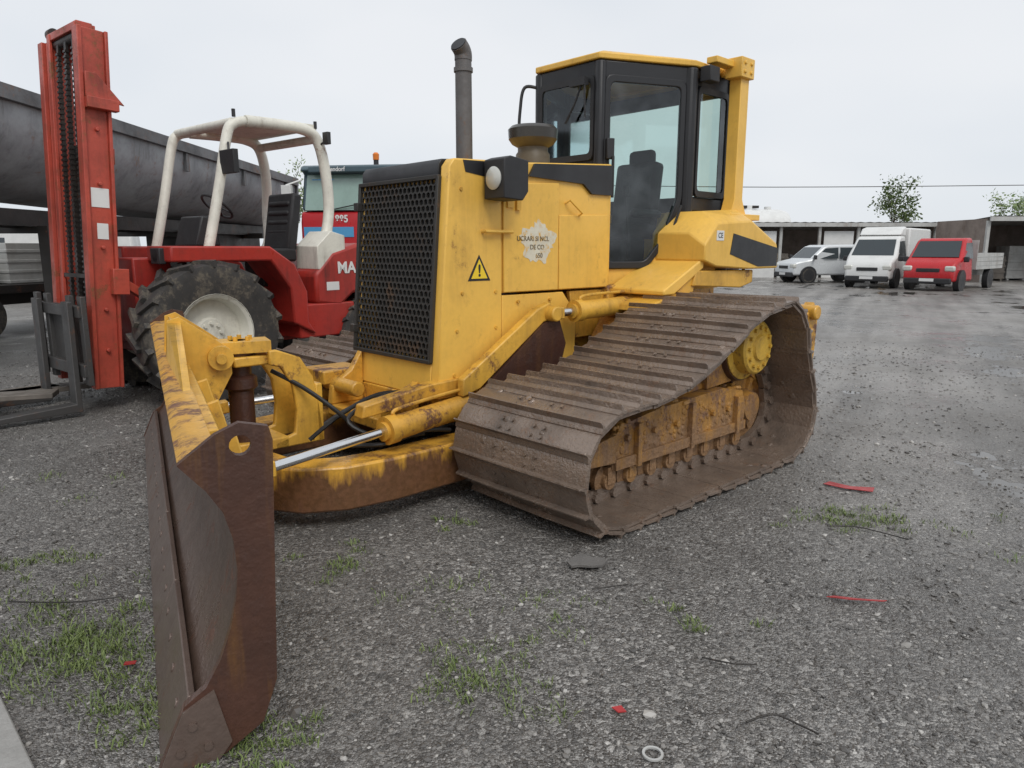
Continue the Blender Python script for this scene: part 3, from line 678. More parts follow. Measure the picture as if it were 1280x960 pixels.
fk=G();sx_=.2;fk.box((-1.25+sx_,.2,1.52),(.56,.56,.16));fk.box((-1.53+sx_,.2,1.90),(.13,.54,.68),Matrix.Rotation(rad(-10),3,'Y'));fk.box((-1.3+sx_,.2,1.3),(.4,.4,.3));
for k in range(5): fk.box((-1.46+sx_+k*-.012,.2,1.68+k*.11),(.06,.44,.07),Matrix.Rotation(rad(-10),3,'Y'))
fk.obj('seat',m_seat,FK,bevel=.03)
cg_=G()
for sy,yt in((1,.50),(-1,-.78)):
    yb_=.62*sy
    cg_.tube([(-.15,yb_,1.55),(-.35,(yb_+yt)/2,2.2),(-.52,yt,2.78),(-.60,yt,2.92),(-.75,yt,2.97)],.055,12)
    cg_.tube([(-.75,yt,2.97),(-1.15,yt,2.98),(-1.50,yt,2.97),(-1.68,yt,2.86),(-1.76,yt+.02*sy,2.5),(-1.76,yt+.05*sy,2.05),(-1.62,yb_,1.65),(-1.45,yb_+.06*sy,1.45)],.066,12)
cg_.tube([(-.60,-.78,2.94),(-.60,.50,2.94)],.05,12,False);cg_.tube([(-1.66,-.78,2.88),(-1.66,.50,2.88)],.05,12,False)
cg_.beam((-.82,-.77,2.98),(-.82,.49,2.98),.06,.05)
cg_.bx(-.92,-1.68,-.78,.50,2.985,3.045)
cg_.prism([(-1.4,1.35),(-1.4,1.62),(-1.6,1.80),(-1.8,1.75),(-1.8,1.35)],'xz',.35,.79)
cge=cg_.obj('roll_cage',m_cream,FK,bevel=.008)
fk=G();fk.tube([(-.5,.55,2.70),(-.45,.65,2.70),(-.42,.7,2.6)],.012,8,False);fk.box((-.42,.7,2.5),(.06,.28,.24));fk.obj('mirror',m_blkp,FK,bevel=.015)
fk=G();fk.tube([(-1.68,.52,2.8),(-1.7,.65,2.86)],.012,8,False);fk.box((-1.7,.66,2.88),(.05,.1,.14));fk.obj('mirror',m_blkp,FK,bevel=.015)
fk=G();fk.cyl((.36,.6,1.52),(.40,.6,1.52),.07);fk.bx(.33,.40,.5,.7,1.44,1.60);fk.obj('headlight',m_blkp,FK,bevel=.01)
for x in(-.62,-1.66):
    G().cyl((x,.50,3.0),(x,.50,3.08),.02).obj('lamp_stub',m_blkp,FK)
MT=Matrix.Translation((.78,0,.22))@Matrix.Rotation(rad(-3.0),4,'Y')@Matrix.Translation((-.78,0,-.22))
TM=lambda p:(MT@V(p))
zt=3.60
ms=G()
for sy in(1,-1):
    y=sy*.46
    ms.bx(.80,1.0,y-.02*sy-.025,y-.02*sy+.025,.22,zt)
    ms.bx(1.0,1.04,y-.07,y+.04,.22,zt);ms.bx(.77,.80,y-.07,y+.04,.22,zt)
    ms.bx(.83,.98,y-sy*.11-.02,y-sy*.11+.02,.25,zt+.06)
    ms.bx(.98,1.01,y-sy*.13-.04,y-sy*.13+.03,.3,zt+.06)
ms.bx(.76,.84,-.45,.45,zt-.15,zt);ms.bx(.74,.80,-.45,.45,2.4,2.55);ms.bx(.74,.8,-.45,.45,1.2,1.35);ms.bx(.76,.9,-.45,.45,.25,.4)
ms.bx(.86,1.00,-.38,.38,zt+.0,zt+.07)
ms.bx(.72,1.0,.47,.56,2.88,2.98);ms.bx(.70,.85,.47,.56,1.15,1.4);ms.beam((.72,.5,1.25),(.3,.42,1.0),.08,.08)
ms.prism([(.66,2.95),(1.0,2.98),(1.0,3.2),(.9,3.2)],'xz',.505,.53)
for z in(.6,1.0,1.6,2.2,2.7,3.2): ms.cyl((.9,.46,z),(.9,.50,z),.02,n=6)
mast=ms.obj('mast',m_redm,FK,bevel=.006,xf=TM)
ms=G();ms.cyl((.9,-.12,.3),(.9,-.12,2.6),.045);ms.cyl((.9,.12,.3),(.9,.12,2.6),.045)
for y in(-.2,.0,.2): ms.bx(.95,.975,y-.025,y+.025,.5,zt-.05)
for k in range(59):
    for y in(-.2,0,.2): ms.bx(.945,.985,y-.032,y+.032,.55+k*.05,.57+k*.05)
ms.cyl((.92,-.3,zt-.03),(.92,.3,zt-.03),.06);ms.cyl((.92,-.57,zt-.05),(.92,-.50,zt-.05),.09);ms.cyl((.92,-.5,zt+.1),(.92,-.42,zt+.1),.06)
ms.tube([(.85,.3,zt-.1),(.88,.32,2.5),(.9,.3,1.5),(.95,.25,.9)],.018,8);ms.bx(.99,1.0,-.3,.3,1.3,1.34)
ms.obj('lift_chain',m_dark,mast,xf=TM)
G().bx(.82,.98,.467,.470,1.98,2.16).obj('label',m_lab,mast,xf=TM)
G().bx(.84,.94,.467,.470,1.68,1.83).obj('label',m_lab,mast,xf=TM)
ca=G()
ca.bx(1.10,1.16,-.62,.62,.38,.50);ca.bx(1.10,1.16,-.62,.62,.95,1.06);
for y in(-.6,-.3,.3,.6): ca.bx(1.09,1.14,y-.045,y+.045,.3,1.15)
ca.bx(1.04,1.10,-.3,.3,.4,1.05)
ca.obj('fork_carriage',m_carr,FK,bevel=.006)
for y in(.45,-.38):
    g=G();g.prism([(1.17,1.10),(1.22,1.10),(1.23,.12),(2.40,.06),(2.40,.04),(1.18,.04)],'xz',y-.08,y+.08);g.obj('fork',m_carr,FK,bevel=.006)
for (x,y,a,zz) in((-5.05,7.20,48,.135),(-5.30,6.98,53,.135),(-5.1,6.62,20,.195)):
    G().box((0,0,0),(1.3,.26,.05)).obj('timber_board',m_wood,None,bevel=.006,label='wet wooden board lying across the forklift forks',cat='board',group='boards on the forks').matrix_world=Matrix.Translation((x,y,zz))@Matrix.Rotation(rad(a),4,'Z')
# ================================================================== TIPPER TRAILER
TT=empty('tipper_trailer',(-6.05,8.0,0),rad(90-3.8+0),'weathered grey half pipe tipper trailer behind the forklift','trailer')
ZT=3.50;TE=10.2
TB=lambda p:V((p.x,p.y,p.z-(p.x+1.0)*.022))
def arcp(r,dz,n=18): return [(1.28+r*math.cos(math.pi+math.pi*k/n),ZT-.22+(.98+dz)*math.sin(math.pi+math.pi*k/n)) for k in range(n+1)]
outer=[(-.0,ZT)]+arcp(1.28,0)+[(2.56,ZT)];inner=[(2.50,ZT)]+arcp(1.22,-.06)[::-1]+[(.06,ZT)]
tt=G();tt.prism(outer+inner,'yz',-3.2,TE)
tt.prism(outer,'yz',TE-.05,TE+.001);tt.prism(outer,'yz',-3.201,-3.15)
tb0=tt.obj('tipper_body',m_grey,TT,xf=TB)
tt=G()
for yy in(-.09,2.52): tt.bx(-3.22,TE+.02,yy,yy+.12,ZT-.14,ZT+.03)
for k in range(6):
    x=-2+k*2.3
    tt.bx(x,x+.1,-.05,.005,3.05,3.35)
tt.bx(TE+.01,TE+.1,-.05,2.6,2.5,ZT)
tt.obj('body_rim',m_greyd,tb0,xf=TB)
tt=G();tt.bx(-3,10.2,.75,.9,1.90,2.12);tt.bx(-3,10.2,1.7,1.85,1.90,2.12)
for x in(0,3,6,9): tt.bx(x,x+.15,.4,2.2,1.82,1.94)
tt.bx(2,2.15,.5,.65,.0,1.9);tt.bx(2,2.15,1.9,2.05,0,1.9);tt.bx(6.4,10.0,.9,1.7,.5,1.9)
tt.obj('trailer_chassis',m_dark,TT)
for x in(6.9,8.2,9.5):
    for y,s_ in((.25,-1),(2.3,1)): wheel(TT,(x,y,.52),1.04,.34,.28,lugs=0,side=s_)
tt=G();tt.bx(4.5,5.6,.1,.2,.75,1.25);tt.obj('side_locker',m_white,TT,bevel=.02)
# ================================================================== BACK TRUCK
TK=empty('truck',(-3.0,14.3,0),rad(-98),'red lorry with dark cab top and amber beacons','truck');TK.scale=(1,1,1.08)
tk=G();tk.prism([(0,.55),(0,1.95),(-.05,2.14),(-2.0,2.14),(-2.0,.55)],'xz',-1.22,1.22);tk.bx(.06,-.1,-1.22,1.22,.45,.85)
tk.prism([(-2.1,.9),(-2.1,1.1),(-7,1.1),(-7,.9)],'xz',-.45,.45)
tb_=tk.obj('cab_body',m_red2,TK,bevel=.05)
tk=G();tk.prism([(-.04,2.15),(-.2,2.80),(-.12,2.84),(.0,2.86),(-.1,2.96),(-.6,3.00),(-2.0,3.01),(-2.0,2.15)],'xz',-1.2,1.2);tk.obj('cab_roof',m_teal,TK,bevel=.05)
tk=G();tk.ext([(-.035,-1.12,2.16),(-.035,1.12,2.16),(-.185,1.1,2.80),(-.185,-1.1,2.80)],(.012,0,0));tk.obj('windscreen',m_tglass,TK)
for a,b in((1.2,1.206),(-1.206,-1.2)):
    G().prism([(-.3,2.15),(-.4,2.8),(-1.2,2.8),(-1.2,2.15)],'xz',a,b).obj('side_window',m_tglass,TK)
tk=G();tk.bx(.005,.02,-.9,.9,1.35,1.5);tk.bx(.005,.02,-.9,.9,1.0,1.2);tk.tube([(.0,-.6,2.16),(.02,.1,2.28)],.012,6,False);tk.obj('grille',m_blkp,TK,bevel=.01)
for sy in(1,-1):
    tk=G();tk.tube([(-.02,sy*1.15,2.7),(.12,sy*1.42,2.6),(.12,sy*1.42,2.1)],.02,8,False);tk.box((.1,sy*1.42,2.35),(.1,.2,.5));tk.obj('mirror',m_white,TK,bevel=.02)
    G().bx(.065,.07,sy*.75,sy*1.15,.9,1.1).obj('headlight',m_lamp,TK)
tk=G();tk.bx(.03,-.12,-1.0,1.0,2.82,2.93);vs_=tk.obj('sun_visor',m_teal,TK,bevel=.02)
text('dendorf',.11,(.034,-.42,2.875),(0,1,0),(0,0,1),m_lab,vs_,bold=.002)
text('885',.18,(.006,-.36,2.0),(0,1,0),(0,0,1),m_lab,tb_,bold=.005)
tk=G();tk.bx(.004,.012,-1.15,-.12,1.68,1.86);tk.obj('blue_panel',m_bluew,TK)
tk=G();tk.bx(-.165,-.15,-1.0,-.55,2.6,2.72);tk.obj('windscreen_sign',m_bluew,TK)
for y in(-.85,.25):
    tk=G();tk.cyl((-.4,y,2.97),(-.4,y,3.07),.05);o=tk.obj('beacon_base',m_blkp,TK);tk=G();tk.lathe([(.06,0),(.065,.10),(.035,.13)],(-.4,y,3.07),(0,0,1),14);tk.obj('beacon',m_orange,o)
tk=G();tk.bx(.066,.07,-.25,.25,.5,.62);tk.obj('number_plate',m_lab,TK)
for x in(-1.3,-5.2,-6.3):
    for y,s_ in((1.05,1),(-1.05,-1)): wheel(TK,(x,y,.5),1.0,.3,.28,lugs=0,side=s_)
# ================================================================== SMALL VEHICLES
def car(name,loc,ang,label,cat,body,prof,belt,W,wins,wsh,wheels,wr,group='vehicles parked by the sheds',hz=.78):
    E_=empty(name,loc,ang,label,cat,group)
    xf_=max(p[0] for p in prof)
    tz=lambda p:V((p.x,p.y*(1-max(0,p.z-belt)*.16)*(1-.10*max(0,(p.x-xf_+.7)/.7)),p.z))
    g=G()
    g.prism(prof,'xz',-W/2,W/2);bo=g.obj('body',body,E_,bevel=.09,xf=tz);bo.modifiers[0].segments=3
    for w_ in wins:
        for sy in(1,-1):
            G().prism(w_,'xz',sy*(W/2-.01),sy*(W/2+.006)).obj('side_window',m_dglass,bo,xf=tz)
    (xa,za),(xb,zb)=wsh;nn=V((za-zb,0,xb-xa)).normalized()
    if nn.z<0:nn=-nn
    g=G();g.ext([V((xa,-W/2+.12,za))-nn*.02,V((xa,W/2-.12,za))-nn*.02,V((xb,W/2-.14,zb))-nn*.02,V((xb,-W/2+.14,zb))-nn*.02],nn*.03);g.obj('windscreen',m_dglass,bo,xf=tz)
    for sy in(1,-1): G().box((xf_-.08,sy*(W/2-.22),hz),(.18,.34,.2)).obj('headlight',m_lamp,bo,bevel=.05)
    g=G();g.box((xf_-.02,0,hz-.06),(.08,W*.42,.14));g.obj('grille',m_blkp,bo,bevel=.02)
    g=G();g.box((xf_-.04,0,.38),(.16,W*.86,.22));g.obj('bumper',m_blkp,bo,bevel=.04)
    for sy in(1,-1): G().box((wsh[0][0]-.1,sy*(W/2+.1),1.18),(.1,.18,.2)).obj('mirror',m_blkp,bo,bevel=.03)
    g=G();g.box((xf_+.045,0,.42),(.015,.5,.11));g.obj('number_plate',m_lab,bo)
    for x in wheels:
        for sy in(1,-1):
            c=V((x,sy*(W/2-.1),wr));w1=wheel(E_,c,wr*2,.22,wr*.62,lugs=0,rimmat=m_silver,side=sy)
            g=G();g.cyl((x,sy*(W/2-.2),wr+.02),(x,sy*(W/2+.004),wr+.02),wr*1.15);g.obj('wheel_arch',m_blkp,bo)
    return E_
car('parked_car',(14.9,34.3,0),rad(190),'silver white upright estate car parked before sheds','car',m_silver,[(2.1,.35),(2.12,.75),(2.02,.95),(1.3,1.10),(.65,1.66),(.4,1.74),(-1.2,1.76),(-1.95,1.68),(-2.1,1.1),(-2.1,.35)],1.0,1.8,[[(1.1,1.12),(.55,1.58),(-.1,1.62),(-.1,1.12)],[(-.2,1.12),(-.2,1.62),(-1.0,1.62),(-1.0,1.12)],[(-1.1,1.12),(-1.1,1.62),(-1.7,1.56),(-1.8,1.15)]],((1.25,1.14),(.68,1.63)),(1.35,-1.35),.35)
V1=car('parked_van',(16.1,31.0,0),rad(228),'white cab truck with box body parked on gravel','truck',m_white,[(2.6,.35),(2.62,.8),(2.5,1.05),(2.1,1.28),(1.5,1.98),(1.3,2.08),(.6,2.1),(.6,.35)],1.2,1.9,[[(1.9,1.3),(1.5,1.86),(.75,1.9),(.75,1.25)]],((2.08,1.31),(1.54,1.94)),(1.8,-1.7),.36,hz=.82)
g=G();g.bx(.5,-3.0,-.95,.95,.75,2.42);g.prism([(.5,2.05),(1.3,2.12),(1.0,2.4),(.5,2.48)],'xz',-.8,.8);g.obj('box_body',m_white,V1,bevel=.06)
V2=car('pickup_truck',(17.6,28.8,0),rad(222),'red flatbed pickup truck parked beside the white truck','truck',m_red2,[(2.6,.35),(2.64,.7),(2.56,.95),(2.35,1.12),(2.0,1.24),(1.5,1.88),(1.3,1.97),(.7,1.98),(.6,.35)],1.2,1.9,[[(1.85,1.24),(1.48,1.78),(.8,1.8),(.8,1.2)]],((2.02,1.26),(1.54,1.86)),(1.8,-1.7),.36,hz=.84)
g=G();g.bx(.45,-3.1,-.98,.98,.78,.9);g.bx(.45,.40,-.98,.98,.9,1.9)
for y in(-.98,.93):
    for k in range(3): g.bx(.38,-3.1,y,y+.04,.92+k*.17,1.06+k*.17)
g.bx(-3.06,-3.1,-.98,.98,.92,1.4);g.bx(.4,-3.0,-.4,.4,.5,.78);g.obj('flatbed',m_shed,V2)
V3=car('parked_van',(-14.6,22.5,0),rad(200),'white van standing behind the grey tipper trailer','van',m_white,[(2.6,.35),(2.6,.95),(2.45,1.15),(2.0,1.3),(1.45,2.05),(1.3,2.2),(-2.6,2.3),(-2.7,.35)],1.2,2.0,[[(1.85,1.3),(1.45,1.9),(.75,1.9),(.75,1.25)]],((2.02,1.33),(1.5,2.0)),(1.8,-1.7),.36)
XV=empty('excavator',(-19.8,27.5,0),rad(-60),'yellow excavator standing far behind the grey tipper','excavator')
for y in(-1.0,1.0):
    G().prism([(-1.8,.25),(-1.6,.0),(1.6,.0),(1.8,.25),(1.8,.55),(1.6,.8),(-1.6,.8),(-1.8,.55)],'xz',y-.25,y+.25).obj('crawler_track',m_dark,XV,bevel=.04)
g=G();g.bx(-2.2,1.2,-1.2,1.2,.8,1.9);g.bx(-2.2,-.8,-1.2,1.2,1.9,2.2);bo=g.obj('upper_body',m_yel,XV,bevel=.08)
g=G();g.bx(.0,1.4,.35,1.2,1.9,2.9);g.obj('cab',m_dglass,bo,bevel=.1)
g=G();g.prism([(.9,1.7),(2.6,3.9),(3.2,4.0),(5.2,2.9),(5.2,2.6),(3.2,3.5),(2.8,3.4),(1.3,1.5)],'xz',-.25,.1);g.prism([(5.0,3.2),(5.4,3.2),(4.4,1.0),(4.2,1.0)],'xz',-.2,.05);g.prism([(4.5,1.1),(4.7,.4),(4.1,.2),(3.7,.5),(3.9,1.0)],'xz',-.5,.4);g.obj('boom',m_yel,bo,bevel=.03)
LT=empty('flatbed_trailer',(-9.9,13.5,0),rad(75),'dark flatbed trailer loaded with scrap and crates','trailer')
g=G();g.bx(-3,3,-1.1,1.1,.8,.95);g.bx(-3,3,-.4,.4,.55,.8);g.bx(2.95,3.0,-1.1,1.1,.95,1.5);lb=g.obj('load_bed',m_dark,LT,bevel=.01)
for x in(-1.9,-1.0):
    for y,s_ in((1.0,1),(-1.0,-1)): wheel(LT,(x,y,.42),.84,.25,.24,lugs=0,side=s_)
for k in range(5):
    x=-2.4+k*1.1;hh=random.uniform(.4,.8)
    g=G();g.bx(x,x+.8,-.8,.3,.953,.953+hh);
    for q in range(4): g.bx(x-.012,x+.812,-.815,.315,.96+q*hh/4,.96+q*hh/4+.06)
    g.obj('crate',[m_wood,m_white,m_shed,m_yel2,m_wood][k],None,bevel=.01,label='weathered crate stacked on the dark flatbed trailer',cat='crate',group='crates on the flatbed trailer').matrix_world=Matrix.Translation((-9.9,13.5,0))@Matrix.Rotation(rad(75),4,'Z')
# ================================================================== SHEDS
def shed(name,x0,x1,y0,dep,hgt,bays,label,ang=0):
    e=empty(name,(x0,y0,0),ang,label,'shed')
    L=x1-x0
    g=G();g.bx(0,L,dep-.05,dep,0,hgt-.3);g.bx(-.0,.06,0,dep-.05,0,hgt-.1);g.bx(L-.06,L,0,dep-.05,0,hgt-.1);w_=g.obj('wall',m_shedd,e)
    g=G();n=int(L/.25)
    pts_=[]
    for k in range(n+1): pts_.append((k*L/n,hgt+(.03 if k%2 else 0)))
    v=[(x,-.4,z) for x,z in pts_]+[(x,dep+.2,z-.35) for x,z in pts_];m_=len(pts_)
    g.add(v,[(i,i+1,i+1+m_,i+m_) for i in range(m_-1)]);g.bx(-.1,L+.1,-.42,-.34,hgt-.22,hgt-.02);g.obj('roof',m_shed,e,smooth=False)
    for k in range(bays+1): G().bx(k*L/bays-.07,k*L/bays+.07,-.2,-.06,0,hgt-.2).obj('post',m_shed,e)
    return e
s1=shed('open_shed',12.5,23.0,39.5,3,2.95,5,'long low open fronted storage shed with white metal roof')
for k in range(3): G().bx(.3+k*4.2,1.9+k*4.2,-.05,.0,0,2.5).obj('wall_panel',m_white,s1)
for (x,y,z_,a,b,c_,mm) in((14.2,40.2,0,1.2,.9,1.3,m_wood),(18.2,40.4,0,.9,1.0,1.7,m_white),(19.6,40.3,0,1.0,.8,.9,m_silver),(20.8,40.6,0,1.6,.9,1.1,m_yelr),(23.0,35.6,0,1.4,1,1.2,m_wood),(24.8,36,0,1.0,1,1.7,m_shed),(26.0,35.5,0,.9,1,.9,m_red)):
    g=G();g.bx(x,x+a,y,y+b,.08,c_)
    for q in range(4): g.bx(x-.03,x+a+.03,y-.03,y+b+.03,.1+q*c_/4.3,.2+q*c_/4.3)
    g.bx(x+.05,x+.15,y,y+b,0,.08);g.bx(x+a-.15,x+a-.05,y,y+b,0,.08)
    g.obj('storage_crate',mm,None,bevel=.01,label='slatted storage crate standing inside the open shed',cat='crate',group='crates in the sheds')
s2=shed('open_shed',22.2,29.5,34.0,4,3.05,3,'open shed with dark brown interior and white side panel')
g=G();g.bx(4.2,7.4,-.3,-.25,0,2.9);g.obj('wall_panel',m_white,s2)
g=G()
for k in range(4): g.lathe([(.2,0),(.34,.0),(.37,.05),(.37,.15),(.34,.2),(.2,.2)],(3.3,-.9,k*.2),(0,0,1),18,closed=True)
g.obj('tyre_stack',m_tyre,None,label='stack of old tyres beside the open shed',cat='tyres').location=(22.2,34,0)
cn=empty('shipping_container',(8.2,40.5,0),0,'grey shipping container in a row behind the bulldozer','container')
g=G();g.bx(0,3.8,0,2.4,0,2.6)
for k in range(16): g.bx(.1+k*.23,.2+k*.23,-.03,0,.15,2.45)
g.obj('container_wall',m_shed,cn)
tkx=empty('tank_trailer',(14.2,44,0),rad(10),'white cylindrical tank trailer standing behind the sheds','trailer')
g=G();g.lathe([(.3,-2.6),(.9,-2.4),(1.0,-2.0),(1.0,2.0),(.9,2.4),(.3,2.6)],(0,0,2.9),(1,0,0),24);g.cyl((0,0,3.8),(0,0,4.1),.3);g.cyl((1.3,0,3.8),(1.3,0,4.05),.2);g.obj('tank',m_white,tkx)
g=G();g.bx(-2.5,2.5,-.5,.5,1.2,1.9);g.bx(-.6,.6,-.25,.25,3.95,4.1);g.obj('trailer_chassis',m_dark,tkx)
for x in(-1.5,1.5):
    for y in(.9,-.9): wheel(tkx,(x,y,.5),1.0,.3,.28,lugs=0,side=1 if y>0 else -1)
g=G();g.cyl((29.2,41,0),(29.6,41,5.7),.09,.06);g.box((29.55,41,5.3),(.8,.06,.06));g.obj('utility_pole',m_dark,None,label='thin dark leaning wooden utility pole behind the shed',cat='pole')
g=G();g.tube([(-40,75,7.2),(0,72,7.6),(25,70,7.3),(50,70,7.5),(80,70,7.9)],.035,6);g.obj('overhead_wire',m_dark,None,label='thin overhead cable spanning above the sheds',cat='cable')
# ================================================================== TREES
m_bark=mat('bark',(.10,.075,.05),.8,bump=.5)
def leafmat(name,a,b):
    m,nt,bs,oc=new(name);g_=nd(nt,'ShaderNodeNewGeometry');c=mixc(nt,g_.outputs['Random Per Island'],a,b);nt.links.new(c,bs.inputs['Base Color']);bs.inputs['Roughness'].default_value=.6;return m
m_leaf=leafmat('pale_green_leaves',(.10,.16,.05),(.22,.28,.11))
def tree(loc,h,cr,label,dens=900):
    x,y=loc;e=empty('young_tree',(x,y,0),random.random()*6,label,'tree','young trees behind the sheds')
    g=G();g.cyl((0,0,0),(0,0,h*.55),.10,.06,8);tips=[]
    for k in range(16):
        a=random.random()*6.28;z=h*random.uniform(.3,.6);t=V((math.cos(a)*cr*random.uniform(.1,.95),math.sin(a)*cr*random.uniform(.1,.95),h*random.uniform(.5,1.0)));g.cyl((0,0,z),t,.03,.01,5);tips.append(t);tips.append(t*.8+V((0,0,z))*.2)
    g.obj('trunk',m_bark,e)
    g=G()
    for k in range(dens):
        t=random.choice(tips);p=t+V((random.gauss(0,1),random.gauss(0,1),random.gauss(0,1)))*cr*.17
        u=V((random.uniform(-1,1),random.uniform(-1,1),random.uniform(-1,1))).normalized();w_=u.orthogonal().normalized();s_=random.uniform(.08,.17)
        g.add([p-u*s_,p+w_*s_*.6,p+u*s_,p-w_*s_*.6],[(0,1,2,3)])
    g.obj('crown',m_leaf,e,recalc=False,smooth=False)
tree((31.5,60),7.3,1.9,'slender young tree with sparse pale green leaves',1500)
tree((38.8,56),5.6,1.8,'small bushy tree with sparse leaves behind shed',1300)
tree((-19,62),8.5,2.2,'green leafy tree rising behind parked lorries',1500)
# ================================================================== GROUND
def gz(x,y):
    d=math.hypot(x,y)
    if d>30: return 0
    return .010*noise.noise(V((x*1.1,y*1.1,0)))+.006*noise.noise(V((x*4,y*4,3)))-.006
gg=G();nn_=220;xs=[]
for i in range(nn_+1):
    t=(i/nn_)*2-1;xs.append(math.copysign(abs(t)**3.2*500+abs(t)*9,t))
vs=[];
for j in range(nn_+1):
    for i in range(nn_+1):
        x=xs[i];y=xs[j]+3.5;vs.append((x,y,gz(x,y)))
fs=[(j*(nn_+1)+i,j*(nn_+1)+i+1,(j+1)*(nn_+1)+i+1,(j+1)*(nn_+1)+i) for j in range(nn_) for i in range(nn_)]
gg.add(vs,fs)
m,nt,b,oc=new('wet_gravel')
v1=nd(nt,'ShaderNodeTexVoronoi',i={'Scale':52.0,'Randomness':1.0});nt.links.new(oc,v1.inputs['Vector'])
v2=nd(nt,'ShaderNodeTexVoronoi',i={'Scale':125.0});nt.links.new(oc,v2.inputs['Vector'])
big=nz(nt,oc,.55,5,.65);med=nz(nt,oc,3.0,4,.7,None,5);fin=nz(nt,oc,160,1,.7)
sx1=nd(nt,'ShaderNodeSeparateColor');nt.links.new(v1.outputs['Color'],sx1.inputs[0])
sx2=nd(nt,'ShaderNodeSeparateColor');nt.links.new(v2.outputs['Color'],sx2.inputs[0])
soil=mixc(nt,ramp(nt,med,.35,.65),(.085,.075,.066),(.19,.172,.152))
stone=mixc(nt,mth(nt,'POWER',sx2.outputs[0],1.4),(.08,.075,.070),(.41,.39,.365))
stone1=mixc(nt,mth(nt,'POWER',sx1.outputs[1],2.0),(.085,.08,.075),(.46,.44,.41))
c1=mixc(nt,ramp(nt,mth(nt,'ADD',sx2.outputs[1],mth(nt,'MULTIPLY',med,.6)),.48,.73),soil,stone)
c1=mixc(nt,ramp(nt,mth(nt,'ADD',sx1.outputs[0],mth(nt,'MULTIPLY',big,.6)),1.0,1.04),c1,stone1)
sxy=nd(nt,'ShaderNodeSeparateXYZ');nt.links.new(oc,sxy.inputs[0])
yard=ramp(nt,mth(nt,'ADD',mth(nt,'ADD',mth(nt,'MULTIPLY',sxy.outputs[0],.8),mth(nt,'MULTIPLY',sxy.outputs[1],.45)),mth(nt,'MULTIPLY',big,6)),5.4,9.6,0,.60)
mpn=nd(nt,'ShaderNodeMapping');mpn.inputs['Rotation'].default_value=(0,0,rad(28));nt.links.new(oc,mpn.inputs['Vector'])
rut=nz(nt,mpn.outputs[0],1.1,5,.62,(1.0,.10,1),21)
yc2=mixc(nt,ramp(nt,rut,.4,.60),(.14,.125,.11),(.42,.395,.365))
c1=mixc(nt,yard,c1,yc2)
c1=mixc(nt,ramp(nt,big,.38,.56,.34,0),c1,(.07,.062,.054))
c1=mixc(nt,ramp(nt,fin,.4,.7,0,.3),c1,(.06,.056,.051))
wet=nz(nt,oc,.75,4,.6,(1,1.0,1),11)
pud=mth(nt,'MULTIPLY',ramp(nt,mth(nt,'ADD',wet,mth(nt,'MULTIPLY',mth(nt,'SUBTRACT',.5,rut),.5)),.60,.625),ramp(nt,yard,.05,.35))
c1=mixc(nt,pud,c1,(.075,.067,.058))
nt.links.new(c1,b.inputs['Base Color'])
rgh=mth(nt,'ADD',ramp(nt,wet,.60,.42,.13,.44),mth(nt,'MULTIPLY',fin,.20))
rgh=mth(nt,'MULTIPLY',rgh,ramp(nt,pud,0,1,1,.15))
nt.links.new(rgh,b.inputs['Roughness']);b.inputs['Specular IOR Level'].default_value=.6
hgt=mth(nt,'SUBTRACT',mth(nt,'MULTIPLY',med,1.2),mth(nt,'ADD',mth(nt,'MULTIPLY',v1.outputs['Distance'],.8),mth(nt,'MULTIPLY',v2.outputs['Distance'],.6)))
hgt=mth(nt,'ADD',hgt,mth(nt,'MULTIPLY',rut,3.4))
bp=nd(nt,'ShaderNodeBump',i={'Strength':.7,'Distance':.018});nt.links.new(hgt,bp.inputs['Height']);nt.links.new(ramp(nt,pud,0,1,.8,.06),bp.inputs['Strength']);nt.links.new(bp.outputs[0],b.inputs['Normal'])
gg.obj('ground',m,None,recalc=False,kind='structure')
g=G();g.ext([(-1.90,2.36,.012),(-1.47,1.93,.012),(-1.3,1.0,.012),(-4,1.0,.012),(-4,3.4,.012)],(0,0,-.08));g.obj('pavement',m_conc,None,kind='structure',bevel=.006)
m_st=bpy.data.materials.new('loose_stones');m_st.use_nodes=True;nt=m_st.node_tree;b=nt.nodes['Principled BSDF'];ge=nd(nt,'ShaderNodeNewGeometry')
cr=nd(nt,'ShaderNodeValToRGB');nt.links.new(ge.outputs['Random Per Island'],cr.inputs[0]);e_=cr.color_ramp.elements;e_[0].color=(.065,.06,.055,1);e_[1].color=(.46,.44,.41,1);x_=e_.new(.5);x_.color=(.15,.14,.13,1);x_=e_.new(.9);x_.color=(.27,.255,.235,1)
nt.links.new(cr.outputs[0],b.inputs['Base Color']);b.inputs['Roughness'].default_value=.25
ico=bmesh.new();bmesh.ops.create_icosphere(ico,subdivisions=1,radius=1);iv=[v.co.copy() for v in ico.verts];if_=[tuple(v.index for v in f.verts) for f in ico.faces];ico.free()
g=G();sv=[];sf=[]
for k in range(26000):
    dist=1.7+random.random()**1.4*12;a=random.uniform(-.75,.75);x=dist*math.sin(a);y=dist*math.cos(a)
    s_=min(.022,.0035+abs(random.gauss(0,.0042)))*(1+dist*.06)
    if random.random()<.004:s_*=2
    ax_=V((random.uniform(.7,1.3),random.uniform(.6,1.1),random.uniform(.35,.7)));R=Matrix.Rotation(random.random()*6.28,3,'Z')@Matrix.Rotation(random.uniform(-.4,.4),3,'X')
    o=len(sv);z=gz(x,y)
    for v in iv:
        q=R@V((v.x*ax_.x,v.y*ax_.y,v.z*ax_.z))*s_*random.uniform(.75,1.15);sv.append((x+q.x,y+q.y,z+s_*.12+q.z))
    sf+=[(i+o,j+o,l_+o) for i,j,l_ in if_]
g.v=sv;g.f=sf;g.mi=[0]*len(sf)
